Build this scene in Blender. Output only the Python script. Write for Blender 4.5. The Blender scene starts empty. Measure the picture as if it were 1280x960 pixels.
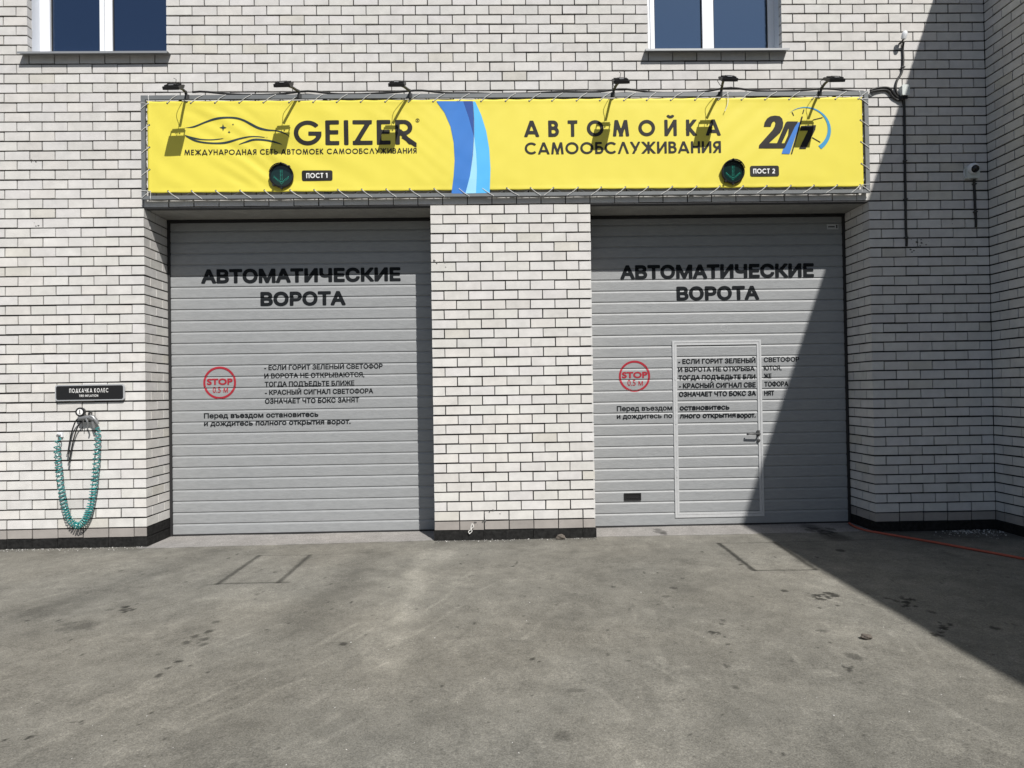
import bpy, bmesh, math, random
import numpy as np
from mathutils import Vector, Matrix

random.seed(7)
RNG = np.random.default_rng(11)
SC = bpy.context.scene
COL = SC.collection
R = math.radians

# ------------------------------------------------------------------ camera
CAM = np.array([0.667, -7.3093, 1.437])
YAW, PITCH, ROLL, FOC = 0.02225, 0.01212, -0.0155, 870.0      # FOC in pixels of a 1280 wide picture
FWD = np.array([math.sin(YAW) * math.cos(PITCH), math.cos(YAW) * math.cos(PITCH), math.sin(PITCH)])
RT0 = np.array([math.cos(YAW), -math.sin(YAW), 0.0])
UP0 = np.cross(RT0, FWD)
RT = math.cos(ROLL) * RT0 + math.sin(ROLL) * UP0
UP = -math.sin(ROLL) * RT0 + math.cos(ROLL) * UP0
cam_data = bpy.data.cameras.new('camera')
cam = bpy.data.objects.new('camera', cam_data)
COL.objects.link(cam)
M4 = Matrix.Identity(4)
for i in range(3):
    M4[i][0], M4[i][1], M4[i][2], M4[i][3] = RT[i], UP[i], -FWD[i], CAM[i]
cam.matrix_world = M4
cam_data.sensor_width = 36.0
cam_data.lens = 36.0 * FOC / 1280.0
cam_data.clip_start = 0.05
cam_data.clip_end = 2000
SC.camera = cam

# ------------------------------------------------------------------ sky, sun, exposure
SUN = Vector((0.432, -1.0, 1.225)).normalized()
EL = math.asin(SUN.z)
world = bpy.data.worlds.new('World')
SC.world = world
world.use_nodes = True
wn = world.node_tree
bg = wn.nodes['Background']
sky = wn.nodes.new('ShaderNodeTexSky')
sky.sky_type = 'NISHITA'
sky.sun_disc = False
sky.sun_elevation = EL
sky.sun_rotation = math.atan2(SUN.x, SUN.y)
sky.altitude = 100
sky.air_density = 1.0
sky.dust_density = 1.2
sky.ozone_density = 1.0
wn.links.new(sky.outputs[0], bg.inputs[0])
bg.inputs[1].default_value = 0.064
sl = bpy.data.lights.new('sun', 'SUN')
sl.energy = 5.0
sl.angle = R(0.53)
sl.color = (1.0, 0.965, 0.915)
sun = bpy.data.objects.new('sun', sl)
COL.objects.link(sun)
sun.rotation_euler = SUN.to_track_quat('Z', 'Y').to_euler()
sun.location = (4, -9, 14)
SC.view_settings.view_transform = 'Standard'
SC.view_settings.look = 'None'
SC.view_settings.gamma = 1
SC.view_settings.use_curve_mapping = False
SC.view_settings.exposure = 0.10
SC.cycles.max_bounces = 8

# ------------------------------------------------------------------ helpers
def ray(x, y):
    return FWD * FOC + RT * (x - 640.0) - UP * (y - 480.0)

def px(x, y, Y):
    """the point of the plane Y = const seen at photo pixel x, y"""
    d = ray(x, y)
    return Vector(CAM + d * ((Y - CAM[1]) / d[1]))

GZ0, GSL = -0.10, 0.012
def gz(Y):
    return GZ0 + GSL * min(Y, 0.0) if Y > -14 else GZ0 - 14 * GSL

def pxg(x, y, lift=0.0):
    d = ray(x, y)
    t = (GZ0 + GSL * CAM[1] - CAM[2]) / (d[2] - GSL * d[1])
    p = CAM + d * t
    return Vector((p[0], p[1], p[2] + lift))

class MB:
    def __init__(s):
        s.v, s.f, s.c = [], [], []
    def quad(s, a, b, c, d, col=None):
        n = len(s.v)
        s.v += [tuple(a), tuple(b), tuple(c), tuple(d)]
        s.f.append((n, n + 1, n + 2, n + 3)); s.c.append(col)
    def poly(s, pts, col=None):
        n = len(s.v)
        s.v += [tuple(p) for p in pts]
        s.f.append(tuple(range(n, n + len(pts)))); s.c.append(col)
    def box(s, a, b, col=None, jit=0.0):
        x0, y0, z0 = a; x1, y1, z1 = b
        P = [(x0, y0, z0), (x1, y0, z0), (x1, y1, z0), (x0, y1, z0), (x0, y0, z1), (x1, y0, z1), (x1, y1, z1), (x0, y1, z1)]
        if jit:
            P = [tuple(c + random.uniform(-jit, jit) for c in p) for p in P]
        n = len(s.v); s.v += P
        for q in ((0, 1, 5, 4), (1, 2, 6, 5), (2, 3, 7, 6), (3, 0, 4, 7), (4, 5, 6, 7), (3, 2, 1, 0)):
            s.f.append(tuple(n + k for k in q)); s.c.append(col)
    def tube(s, pts, r, n=6, cap=True, col=None):
        pts = [Vector(p) for p in pts]
        rs = r if isinstance(r, (list, tuple)) else [r] * len(pts)
        rings = []
        up = None
        for i, p in enumerate(pts):
            t = (pts[min(i + 1, len(pts) - 1)] - pts[max(i - 1, 0)])
            if t.length < 1e-9:
                t = Vector((0, 0, 1))
            t.normalize()
            if up is None:
                up = Vector((0, 0, 1)) if abs(t.z) < 0.9 else Vector((1, 0, 0))
            a = t.cross(up)
            if a.length < 1e-6:
                a = t.orthogonal()
            a.normalize(); b = a.cross(t).normalized(); up = b
            base = len(s.v)
            for k in range(n):
                an = 2 * math.pi * k / n
                s.v.append(tuple(p + rs[i] * (math.cos(an) * a + math.sin(an) * b)))
            rings.append(base)
        for q0, q1 in zip(rings, rings[1:]):
            for k in range(n):
                s.f.append((q0 + k, q1 + k, q1 + (k + 1) % n, q0 + (k + 1) % n)); s.c.append(col)
        if cap:
            s.f.append(tuple(rings[0] + k for k in range(n))); s.c.append(col)
            s.f.append(tuple(rings[-1] + k for k in reversed(range(n)))); s.c.append(col)
    def lathe(s, prof, org, axis, n=28, col=None):
        """prof = list of (radius, height along axis)"""
        ax = Vector(axis).normalized(); a = ax.orthogonal().normalized(); b = ax.cross(a)
        org = Vector(org); rings = []
        for r, h in prof:
            base = len(s.v)
            for k in range(n):
                an = 2 * math.pi * k / n
                s.v.append(tuple(org + ax * h + max(r, 1e-5) * (math.cos(an) * a + math.sin(an) * b)))
            rings.append(base)
        for q0, q1 in zip(rings, rings[1:]):
            for k in range(n):
                s.f.append((q0 + k, q0 + (k + 1) % n, q1 + (k + 1) % n, q1 + k)); s.c.append(col)
        s.f.append(tuple(rings[0] + k for k in reversed(range(n)))); s.c.append(col)
        s.f.append(tuple(rings[-1] + k for k in range(n))); s.c.append(col)
    def prism(s, pts, y0, y1, col=None):
        """outline pts (x, z) extruded from y0 (front) to y1"""
        n = len(pts); b = len(s.v)
        s.v += [(x, y0, z) for x, z in pts] + [(x, y1, z) for x, z in pts]
        s.f.append(tuple(b + k for k in range(n))); s.c.append(col)
        s.f.append(tuple(b + n + k for k in reversed(range(n)))); s.c.append(col)
        for k in range(n):
            s.f.append((b + k, b + (k + 1) % n, b + n + (k + 1) % n, b + n + k)); s.c.append(col)
    def build(s, name, mat, parent=None, smooth=False, recalc=False, colname=None):
        me = bpy.data.meshes.new(name)
        me.from_pydata(s.v, [], s.f)
        if colname:
            at = me.color_attributes.new(colname, 'FLOAT_COLOR', 'CORNER')
            arr = np.ones((len(me.loops), 4), dtype=np.float32)
            cnt = [len(f) for f in s.f]
            cols = np.array([(c or (1, 1, 1)) for c in s.c], dtype=np.float32)
            arr[:, :3] = np.repeat(cols, cnt, axis=0)
            at.data.foreach_set('color', arr.ravel())
        if recalc:
            bm = bmesh.new(); bm.from_mesh(me)
            bmesh.ops.recalc_face_normals(bm, faces=bm.faces); bm.to_mesh(me); bm.free()
        if smooth:
            me.shade_smooth()
            me.set_sharp_from_angle(angle=R(40))
        me.materials.append(mat)
        o = bpy.data.objects.new(name, me)
        COL.objects.link(o)
        if parent is not None:
            o.parent = parent
            o.matrix_parent_inverse = Matrix.Translation(-Vector(parent_world(parent)))
        return o

def parent_world(o):
    """where a parent sits: things are Empties at their base, parts are built in world place"""
    return o.location.copy() if o.parent is None else Vector((0, 0, 0))

def empty(name, loc, label, cat, group=None, kind=None):
    o = bpy.data.objects.new(name, None)
    COL.objects.link(o)
    o.location = loc
    o.empty_display_size = 0.1
    return tag(o, label, cat, group, kind)

def tag(o, label=None, cat=None, group=None, kind=None):
    if label: o['label'] = label
    if cat: o['category'] = cat
    if group: o['group'] = group
    if kind: o['kind'] = kind
    return o

def cat_rom(pts, n=10, closed=False):
    P = [np.array(p, float) for p in pts]
    out = []
    N = len(P)
    for i in range(N if closed else N - 1):
        if closed:
            p0, p1, p2, p3 = P[i - 1], P[i], P[(i + 1) % N], P[(i + 2) % N]
        else:
            p0, p1, p2, p3 = P[max(i - 1, 0)], P[i], P[i + 1], P[min(i + 2, N - 1)]
        for k in range(n):
            t = k / n
            out.append(0.5 * ((2 * p1) + (-p0 + p2) * t + (2 * p0 - 5 * p1 + 4 * p2 - p3) * t * t + (-p0 + 3 * p1 - 3 * p2 + p3) * t ** 3))
    if not closed:
        out.append(P[-1])
    return out

# ------------------------------------------------------------------ materials
def mat(name, col=(0.5, 0.5, 0.5), rough=0.6, metal=0.0, spec=None, attr=None, var=0.0, vscale=8.0, bump=0.0, bscale=60.0,
        stretch=(1, 1, 1), emit=None, estr=0.0, coat=0.0):
    m = bpy.data.materials.new(name)
    m.use_nodes = True
    nt = m.node_tree; L = nt.links; N = nt.nodes
    p = N['Principled BSDF']
    p.inputs['Base Color'].default_value = (*col, 1)
    p.inputs['Roughness'].default_value = rough
    p.inputs['Metallic'].default_value = metal
    if spec is not None:
        p.inputs['Specular IOR Level'].default_value = spec
    p.inputs['Coat Weight'].default_value = coat
    tc = N.new('ShaderNodeTexCoord')
    mp = N.new('ShaderNodeMapping'); mp.inputs['Scale'].default_value = stretch
    L.new(tc.outputs['Object'], mp.inputs[0])
    src = None
    if attr:
        a = N.new('ShaderNodeAttribute'); a.attribute_name = attr
        mx = N.new('ShaderNodeMix'); mx.data_type = 'RGBA'; mx.blend_type = 'MULTIPLY'; mx.inputs[0].default_value = 1
        L.new(a.outputs['Color'], mx.inputs[6]); mx.inputs[7].default_value = (*col, 1)
        src = mx.outputs[2]
    if var:
        n1 = N.new('ShaderNodeTexNoise'); n1.inputs['Scale'].default_value = vscale; n1.inputs['Detail'].default_value = 6
        n1.inputs['Roughness'].default_value = 0.65
        L.new(mp.outputs[0], n1.inputs['Vector'])
        mr = N.new('ShaderNodeMapRange'); mr.inputs[1].default_value = 0.3; mr.inputs[2].default_value = 0.7
        mr.inputs[3].default_value = 1 - var; mr.inputs[4].default_value = 1 + var * 0.6
        L.new(n1.outputs['Fac'], mr.inputs[0])
        m2 = N.new('ShaderNodeMix'); m2.data_type = 'RGBA'; m2.blend_type = 'MULTIPLY'; m2.inputs[0].default_value = 1
        if src: L.new(src, m2.inputs[6])
        else: m2.inputs[6].default_value = (*col, 1)
        L.new(mr.outputs[0], m2.inputs[7])
        src = m2.outputs[2]
    if src: L.new(src, p.inputs['Base Color'])
    if bump:
        n2 = N.new('ShaderNodeTexNoise'); n2.inputs['Scale'].default_value = bscale; n2.inputs['Detail'].default_value = 4
        L.new(mp.outputs[0], n2.inputs['Vector'])
        b = N.new('ShaderNodeBump'); b.inputs['Strength'].default_value = bump; b.inputs['Distance'].default_value = 0.004
        L.new(n2.outputs['Fac'], b.inputs['Height']); L.new(b.outputs[0], p.inputs['Normal'])
    if emit:
        p.inputs['Emission Color'].default_value = (*emit, 1); p.inputs['Emission Strength'].default_value = estr
    return m

M = {}
M['brick'] = mat('sand_lime_brick', (0.625, 0.618, 0.605), 0.88, attr='tone', var=0.12, vscale=7, bump=0.55, bscale=110)
M['mortar'] = mat('dark_mortar', (0.032, 0.0315, 0.031), 0.95, var=0.3, vscale=14)
M['plinth'] = mat('bitumen_plinth', (0.017, 0.0168, 0.0165), 0.75, spec=0.2, var=0.75, vscale=26, bump=0.6, bscale=70)
M['concrete'] = mat('soffit_concrete', (0.30, 0.295, 0.275), 0.9, var=0.2, vscale=6, bump=0.3)
M['steel_dark'] = mat('painted_lintel_steel', (0.05, 0.05, 0.052), 0.6)
M['gate'] = mat('grey_gate_paint', (0.282, 0.292, 0.299), 0.5, spec=0.4, var=0.11, vscale=30, bump=0.42, bscale=60, stretch=(0.35, 1, 1.5))
M['alu'] = mat('aluminium_frame', (0.56, 0.57, 0.58), 0.42, metal=0.25, var=0.08, vscale=30)
M['rubber'] = mat('black_rubber', (0.014, 0.014, 0.015), 0.75)
M['letter'] = mat('black_vinyl', (0.011, 0.013, 0.015), 0.7, spec=0.1)
M['redv'] = mat('red_vinyl', (0.33, 0.022, 0.036), 0.6, spec=0.2)
M['greyv'] = mat('grey_print', (0.2, 0.2, 0.2), 0.5)
M['white'] = mat('white_plastic', (0.78, 0.80, 0.83), 0.35)
M['pvc'] = mat('white_window_frame', (0.80, 0.82, 0.85), 0.3)
M['flash'] = mat('white_flashing', (0.62, 0.65, 0.70), 0.35)
M['sill'] = mat('grey_sill_sheet', (0.30, 0.31, 0.32), 0.4, metal=0.3)
M['frame'] = mat('grey_frame_steel', (0.16, 0.17, 0.175), 0.5, metal=0.15, var=0.08, vscale=12)
M['cloth'] = mat('yellow_banner_cloth', (0.735, 0.64, 0.082), 0.5, spec=0.35, var=0.02, vscale=2.0)
M['ink'] = mat('banner_black_ink', (0.019, 0.018, 0.017), 0.55, spec=0.25)
M['ink_teal'] = mat('banner_teal_ink', (0.022, 0.042, 0.052), 0.55, spec=0.3)
M['blue'] = mat('banner_blue_ink', (0.045, 0.19, 0.56), 0.5, spec=0.3)
M['navy'] = mat('banner_navy_ink', (0.022, 0.075, 0.30), 0.5, spec=0.3)
M['sky'] = mat('banner_light_blue_ink', (0.09, 0.45, 0.83), 0.5, spec=0.3)
M['pale'] = mat('banner_pale_blue_ink', (0.33, 0.67, 0.90), 0.5, spec=0.3)
M['dialblue'] = mat('banner_dial_blue_ink', (0.05, 0.29, 0.53), 0.5, spec=0.3)
M['blackp'] = mat('black_plastic', (0.012, 0.012, 0.013), 0.35)
M['lampbody'] = mat('black_lamp_housing', (0.018, 0.018, 0.019), 0.45)
M['armsteel'] = mat('dark_arm_steel', (0.06, 0.062, 0.064), 0.5, metal=0.3)
M['cord'] = mat('white_lacing_cord', (0.72, 0.72, 0.70), 0.7)
M['cable'] = mat('black_cable', (0.012, 0.012, 0.012), 0.55)
M['teal'] = mat('teal_air_hose', (0.020, 0.235, 0.23), 0.25, coat=0.3)
M['chrome'] = mat('cast_alloy', (0.24, 0.245, 0.25), 0.42, metal=0.5)
M['silver'] = mat('sign_silver_edge', (0.55, 0.56, 0.58), 0.35, metal=0.4)
M['redhose'] = mat('red_rubber_hose', (0.36, 0.075, 0.045), 0.6)
M['stone'] = mat('rubble_stone', (0.11, 0.095, 0.08), 0.9, var=0.4, vscale=40, bump=0.6)
M['crumb'] = mat('white_crumbs', (0.55, 0.54, 0.52), 0.9)
M['scrap'] = mat('white_cord_scrap', (0.72, 0.71, 0.68), 0.8)
M['box'] = mat('pale_junction_box', (0.60, 0.64, 0.62), 0.45)
M['led'] = mat('green_led', (0.02, 0.35, 0.25), 0.4, emit=(0.10, 0.85, 0.62), estr=0.40)
M['lens'] = mat('dark_green_lens', (0.006, 0.022, 0.02), 0.12)
M['glasslamp'] = mat('lamp_glass', (0.5, 0.5, 0.45), 0.15)
M['domeglass'] = mat('dark_dome', (0.008, 0.008, 0.009), 0.06)
M['roof'] = mat('grey_coping', (0.22, 0.22, 0.23), 0.5)
g = mat('window_glass', (0.006, 0.009, 0.014), 0.015)
g.node_tree.nodes['Principled BSDF'].inputs['IOR'].default_value = 2.35
gp = g.node_tree.nodes['Principled BSDF']; gp.inputs['Base Color'].default_value = (0.012, 0.022, 0.045, 1); gp.inputs['Specular Tint'].default_value = (0.45, 0.60, 0.88, 1)  # blue of the reflected sky put into base colour and specular tint
M['glass'] = g
g2 = mat('window_glass_bluer_sky', (0.018, 0.033, 0.064), 0.02)
gp = g2.node_tree.nodes['Principled BSDF']; gp.inputs['IOR'].default_value = 2.8; gp.inputs['Specular Tint'].default_value = (0.5, 0.72, 1.0, 1)  # brighter, bluer sky reflection painted into this pane's colour and tint
M['glass2'] = g2

# ground: a concrete yard whose wear and spots are stored per vertex
def ground_material():
    m = bpy.data.materials.new('worn_concrete'); m.use_nodes = True
    nt = m.node_tree; N = nt.nodes; L = nt.links; p = N['Principled BSDF']
    p.inputs['Roughness'].default_value = 0.9
    p.inputs['Specular IOR Level'].default_value = 0.25
    tc = N.new('ShaderNodeTexCoord')
    a = N.new('ShaderNodeAttribute'); a.attribute_name = 'wear'
    n1 = N.new('ShaderNodeTexNoise'); n1.inputs['Scale'].default_value = 5.5; n1.inputs['Detail'].default_value = 10; n1.inputs['Roughness'].default_value = 0.72
    n2 = N.new('ShaderNodeTexNoise'); n2.inputs['Scale'].default_value = 130; n2.inputs['Detail'].default_value = 3; n2.inputs['Roughness'].default_value = 0.7
    n3 = N.new('ShaderNodeTexVoronoi'); n3.inputs['Scale'].default_value = 75
    for n in (n1, n2, n3): L.new(tc.outputs['Object'], n.inputs['Vector'])
    def rng(s, a0, a1, b0, b1):
        r = N.new('ShaderNodeMapRange'); r.inputs[1].default_value = a0; r.inputs[2].default_value = a1; r.inputs[3].default_value = b0; r.inputs[4].default_value = b1
        L.new(s, r.inputs[0]); return r.outputs[0]
    def mul(x, y):
        k = N.new('ShaderNodeMix'); k.data_type = 'RGBA'; k.blend_type = 'MULTIPLY'; k.inputs[0].default_value = 1
        L.new(x, k.inputs[6]); L.new(y, k.inputs[7]); return k.outputs[2]
    c = mul(a.outputs['Color'], rng(n1.outputs['Fac'], 0.25, 0.75, 0.80, 1.18))
    c = mul(c, rng(n2.outputs['Fac'], 0.32, 0.68, 0.64, 1.32))
    n3.inputs['Scale'].default_value = 42
    c = mul(c, rng(n3.outputs['Distance'], 0.03, 0.10, 0.62, 1.0))
    n4 = N.new('ShaderNodeTexNoise'); n4.inputs['Scale'].default_value = 48; n4.inputs['Detail'].default_value = 4; n4.inputs['Roughness'].default_value = 0.8
    L.new(tc.outputs['Object'], n4.inputs['Vector'])
    c = mul(c, rng(n4.outputs['Fac'], 0.3, 0.7, 0.76, 1.22))
    L.new(c, p.inputs['Base Color'])
    b = N.new('ShaderNodeBump'); b.inputs['Strength'].default_value = 0.8; b.inputs['Distance'].default_value = 0.004
    L.new(n2.outputs['Fac'], b.inputs['Height']); L.new(b.outputs[0], p.inputs['Normal'])
    return m
M['ground'] = ground_material()

# ------------------------------------------------------------------ dimensions of the building
MOD, ROW = 0.25905, 0.1006             # brick module and course height
XL, XP0, XP1, XR, XW = -11.5 * MOD, 0.0, 6.5 * MOD, 18 * MOD, 23 * MOD
ZL = 34 * ROW                          # underside of the course above the gateways
DEP = 0.52                             # depth of the gateways
WTOP = 70 * ROW + 0.04                 # wing roof
FTOP = 90 * ROW
XFAR = -48 * MOD                       # left end of what is built of the facade
YW = -60 * MOD                         # near end of the wing
BED, PERP, REC = 0.0155, 0.0105, 0.014

# ------------------------------------------------------------------ building
bld = empty('brick_building', (0, 0, -0.1), 'white brick building with dark joints, two gateways and two upper windows', 'building')

WINS = [(-4.161, -2.727), (2.333, 3.765)]
WZ0, WZ1 = 50 * ROW, 68 * ROW

def tone(r, z=0, dark=None):
    if dark is not None:
        b = dark * random.uniform(0.9, 1.08)
        return (b * 1.05, b * 0.985, b * 0.94)
    b = random.gauss(1.0, 0.026)
    k = random.random()
    if k < 0.025:
        b *= random.uniform(0.88, 0.95); t = (1.02, 1.0, 0.94)
    elif k < 0.06:
        b *= random.uniform(0.92, 0.97); t = (1.0, 0.985, 0.965)
    elif k < 0.2:
        t = (1.012, 0.993, 0.97)
    else:
        t = (1.0, 0.995 + random.uniform(-0.008, 0.004), 0.985 + random.uniform(-0.02, 0.012))
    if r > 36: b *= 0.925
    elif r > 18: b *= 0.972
    return tuple(b * q for q in t)

fac = MB(); wing = MB(); revs = {}
HB, HP = BED / 2, PERP / 2
def brick(mb, x0, x1, r, depth=0.035, col=None):
    if x1 - x0 < 0.02: return
    z0, z1 = r * ROW + HB, (r + 1) * ROW - HB
    y = random.uniform(-0.0012, 0.0012)
    mb.box((x0, y, z0 + random.uniform(-.0022, .0018)), (x1 + random.uniform(-.002, .002), depth, z1 + random.uniform(-.0018, .0018)), col, 0.0013)

def openings(r):
    o = []
    if r < 34: o += [(XL, XP0), (XP1, XR)]
    if WZ0 / ROW - 0.5 < r < WZ1 / ROW: o += WINS
    return sorted(o)

for r in range(0, 90):
    odd = (r % 2 == 1) or r == 0
    spans, x = [], XFAR
    for a, b in openings(r):
        spans.append((x, a)); x = b
    spans.append((x, XW))
    for a, b in spans:
        k0 = math.floor(a / MOD) - 1
        js = [(k + (0 if odd else 0.5)) * MOD for k in range(k0, int((b - a) / MOD) + k0 + 4)]
        cuts = [a] + [j for j in js if a + 0.05 < j < b - 0.05] + [b]
        for i, (c, d) in enumerate(zip(cuts, cuts[1:])):
            lo = c + (HP if i > 0 or a in (XFAR,) else 0)
            hi = d - (HP if i < len(cuts) - 2 or b == XW else 0)
            dark = 0.50 if r == 0 else None
            depth = 0.035
            if r < 34 and ((i == 0 and a > XFAR) or (i == len(cuts) - 2 and b < XW)):
                depth = 0.122 if d - c > 0.19 else 0.25
            elif (i == 0 and a > XFAR) or (i == len(cuts) - 2 and b < XW):
                depth = 0.075
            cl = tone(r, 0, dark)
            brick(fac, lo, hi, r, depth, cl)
            # the returns of the gateways carry on where the corner brick ends
            if r < 34:
                for edge, sgn in ((a if i == 0 and a > XFAR else None, 1), (b if i == len(cuts) - 2 and b < XW else None, -1)):
                    if edge is None: continue
                    y = depth + PERP
                    z0, z1 = r * ROW + HB, (r + 1) * ROW - HB
                    first = True
                    while y < DEP + 0.05:
                        y1 = min(y + 0.2525, DEP + 0.07)
                        dk = 0.50 if r == 0 else None
                        xs = (edge, edge + 0.035) if sgn > 0 else (edge - 0.035, edge)
                        revs.setdefault(round(edge, 2), MB()).box((xs[0], y, z0), (xs[1], y1, z1), tone(r, 0, dk), 0.0008)
                        y = y1 + PERP
for r in range(0, 70):
    odd = (r % 2 == 1) or r == 0
    y = 0.0
    L0 = MOD / 2 if odd else MOD
    y1 = -L0
    first = True
    while y > YW:
        z0, z1 = r * ROW + HB, (r + 1) * ROW - HB
        xo = random.uniform(-0.0015, 0.0015)
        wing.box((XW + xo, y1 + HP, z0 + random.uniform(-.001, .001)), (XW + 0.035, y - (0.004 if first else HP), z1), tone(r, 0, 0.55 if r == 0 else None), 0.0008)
        first = False
        y = y1; y1 -= MOD
fw = fac.build('brick_wall', M['brick'], bld, colname='tone')
for rv in revs.values(): rv.build('gateway_reveal', M['brick'], bld, colname='tone')
ww = wing.build('wing_wall', M['brick'], bld, colname='tone')

# the mortar body behind the bricks: solid wall pieces
mo = MB()
c = REC
BK = DEP + 0.06
def body(x0, x1, z0, z1, y0=c, y1=BK): mo.box((x0, y0, z0), (x1, y1, z1))
body(XFAR, XL - c, -0.005, ZL)
body(XP0 + c, XP1 - c, -0.005, ZL)
body(XR + c, XW + c, -0.005, ZL)
body(XFAR, WINS[0][0] - c, ZL, FTOP)
body(WINS[0][1] + c, WINS[1][0] - c, ZL + 0.006, FTOP)
body(WINS[1][1] + c, XW + c, ZL, FTOP)
for a, b in WINS:
    body(a - c, b + c, ZL + 0.006, WZ0 - c)
    body(a - c, b + c, WZ1 + c, FTOP)
mo.box((XW + c, YW + 0.02, -0.005), (XW + 0.5, c, WTOP))
mo.box((XFAR + 0.02, BK, -0.3), (XW + 8, 9.0, FTOP - 0.02))
mo.box((XW + 0.5, YW + 0.06, -0.3), (XW + 8, BK, WTOP - 0.02))
mo.build('mortar', M['mortar'], bld)
# roofs
rf = MB()
rf.box((XFAR - 0.05, -0.06, FTOP), (XW + 8.1, 9.1, FTOP + 0.08))
rf.build('roof_coping', M['roof'], bld)
rf = MB(); rf.box((XW - 0.002, YW - 0.05, WTOP), (XW + 8.1, -0.062, WTOP + 0.045)); rf.build('wing_coping', M['roof'], bld)
# bitumen plinth (set a little proud, with joints)
def plin(pl, x0, x1, step=MOD):
    x = x0
    while x < x1 - 0.02:
        e = min(x + step, x1)
        if x1 - e < 0.06: e = x1
        pl.box((x + (0.002 if x > x0 else 0), -0.008 + random.uniform(-.003, .003), -0.3), (e - (0.002 if e < x1 else 0), 0.1, -0.002), None, 0.002)
        x = e
pl = MB(); plin(pl, XFAR, XL + 0.006)
pl.box((XL - 0.1, 0.1, -0.3), (XL + 0.007, DEP + 0.02, -0.003)); pl.box((XL - 0.05, 0.012, 0.004), (XL + 0.006, DEP + 0.02, ROW - 0.006), None, 0.003)
pl.build('plinth', M['plinth'], bld)
pl = MB(); plin(pl, XP0 - 0.008, XP1 + 0.008)
pl.box((XP0 - 0.006, 0.1, -0.3), (XP0 + 0.1, DEP + 0.02, -0.003)); pl.box((XP1 - 0.1, 0.1, -0.3), (XP1 + 0.006, DEP + 0.02, -0.003))
pl.build('plinth', M['plinth'], bld)
pl = MB(); plin(pl, XR - 0.006, XW)
pl.box((XR - 0.007, 0.1, -0.3), (XR + 0.1, DEP + 0.02, -0.003))
y = -0.0
while y > YW:
    pl.box((XW - 0.008 + random.uniform(-.003, .003), y - MOD + 0.002, -0.4), (XW + 0.1, y - 0.002, -0.002), None, 0.002); y -= MOD
pl.build('plinth', M['plinth'], bld)
# soffits above the gates with the steel angle carrying the bricks
for a, b in ((XL, XP0), (XP1, XR)):
    s = MB(); s.box((a - 0.03, 0.10, ZL - 0.002), (b + 0.03, BK, ZL + 0.005)); s.build('soffit', M['concrete'], bld)
    s = MB(); s.box((a - 0.06, 0.004, ZL - 0.006), (b + 0.06, 0.098, ZL + 0.002)); s.build('lintel_angle', M['steel_dark'], bld)

# windows
for wi, (a, b) in enumerate(WINS):
    yf = 0.20
    w = MB()
    # outer frame
    zb, zt = WZ0 + 0.005, WZ1 - 0.005
    g1a, g1b, g2a, g2b = a + 0.113, a + 0.640, a + 0.765, b - 0.069
    zg0, zg1 = WZ0 + 0.125, zt - 0.07
    w.box((a, yf, zb), (a + 0.066, yf + 0.07, zt)); w.box((b - 0.066, yf, zb), (b, yf + 0.07, zt))
    w.box((a + 0.066, yf, zb), (b - 0.066, yf + 0.07, zb + 0.066)); w.box((a + 0.066, yf, zt - 0.066), (b - 0.066, yf + 0.07, zt))
    w.box((a + 0.690, yf + 0.002, zb + 0.066), (g2a, yf + 0.068, zt - 0.066))
    w.box((g2a, yf + 0.012, zb + 0.066), (g2b + 0.004, yf + 0.06, zg0)); 
    fr = w.build('window', M['pvc'], bld)
    s = MB()
    s.box((a + 0.069, yf - 0.012, zb + 0.069), (g1a, yf + 0.05, zt - 0.069)); s.box((g1b, yf - 0.012, zb + 0.069), (a + 0.686, yf + 0.05, zt - 0.069))
    s.box((g1a, yf - 0.012, zb + 0.069), (g1b, yf + 0.05, zg0)); s.box((g1a, yf - 0.012, zg1), (g1b, yf + 0.05, zt - 0.069))
    s.build('sash', M['pvc'], fr)
    for (u0, u1) in ((g1a, g1b), (g2a, g2b + 0.003)):
        q = MB(); q.box((u0 - 0.003, yf + 0.024, zg0 - 0.003), (u1 + 0.003, yf + 0.03, zg1 + 0.003)); q.build('pane', M['glass'] if wi == 0 else M['glass2'], fr)
        q = MB()
        for e0, e1, f0, f1 in ((u0, u0 + 0.010, zg0, zg1), (u1 - 0.010, u1, zg0, zg1)):
            q.box((e0, yf + 0.016, f0), (e1, yf + 0.0235, f1))
        q.build('glazing_bead', M['rubber'], fr)
    q = MB()
    q.box((a - 0.012, 0.075, zb), (a + 0.001, yf - 0.002, zt)); q.build('side_flashing', M['flash'], fr)
    q = MB(); q.box((b - 0.001, 0.075, zb), (b + 0.012, yf - 0.002, zt)); q.build('side_flashing', M['flash'], fr)
    q = MB()
    q.prism([(a - 0.05, 0), (b + 0.045, 0), (b + 0.045, 1), (a - 0.05, 1)], 0, 1)
    q.v = [(x, -0.085 if yy == 0 else 0.21, (WZ0 - 0.012 if zz == 0 else WZ0 - 0.0085) + (0.0 if yy == 0 else 0.012)) for x, yy, zz in q.v]
    q.box((a - 0.05, -0.0865, WZ0 - 0.030), (b + 0.045, -0.0845, WZ0 - 0.009))
    q.build('sill', M['sill'], fr, recalc=True)
    if wi == 0: fr['label'] = 'white framed upper window reflecting dark blue sky at the left'
    else: fr['label'] = 'white framed upper window above the right gate'

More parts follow.
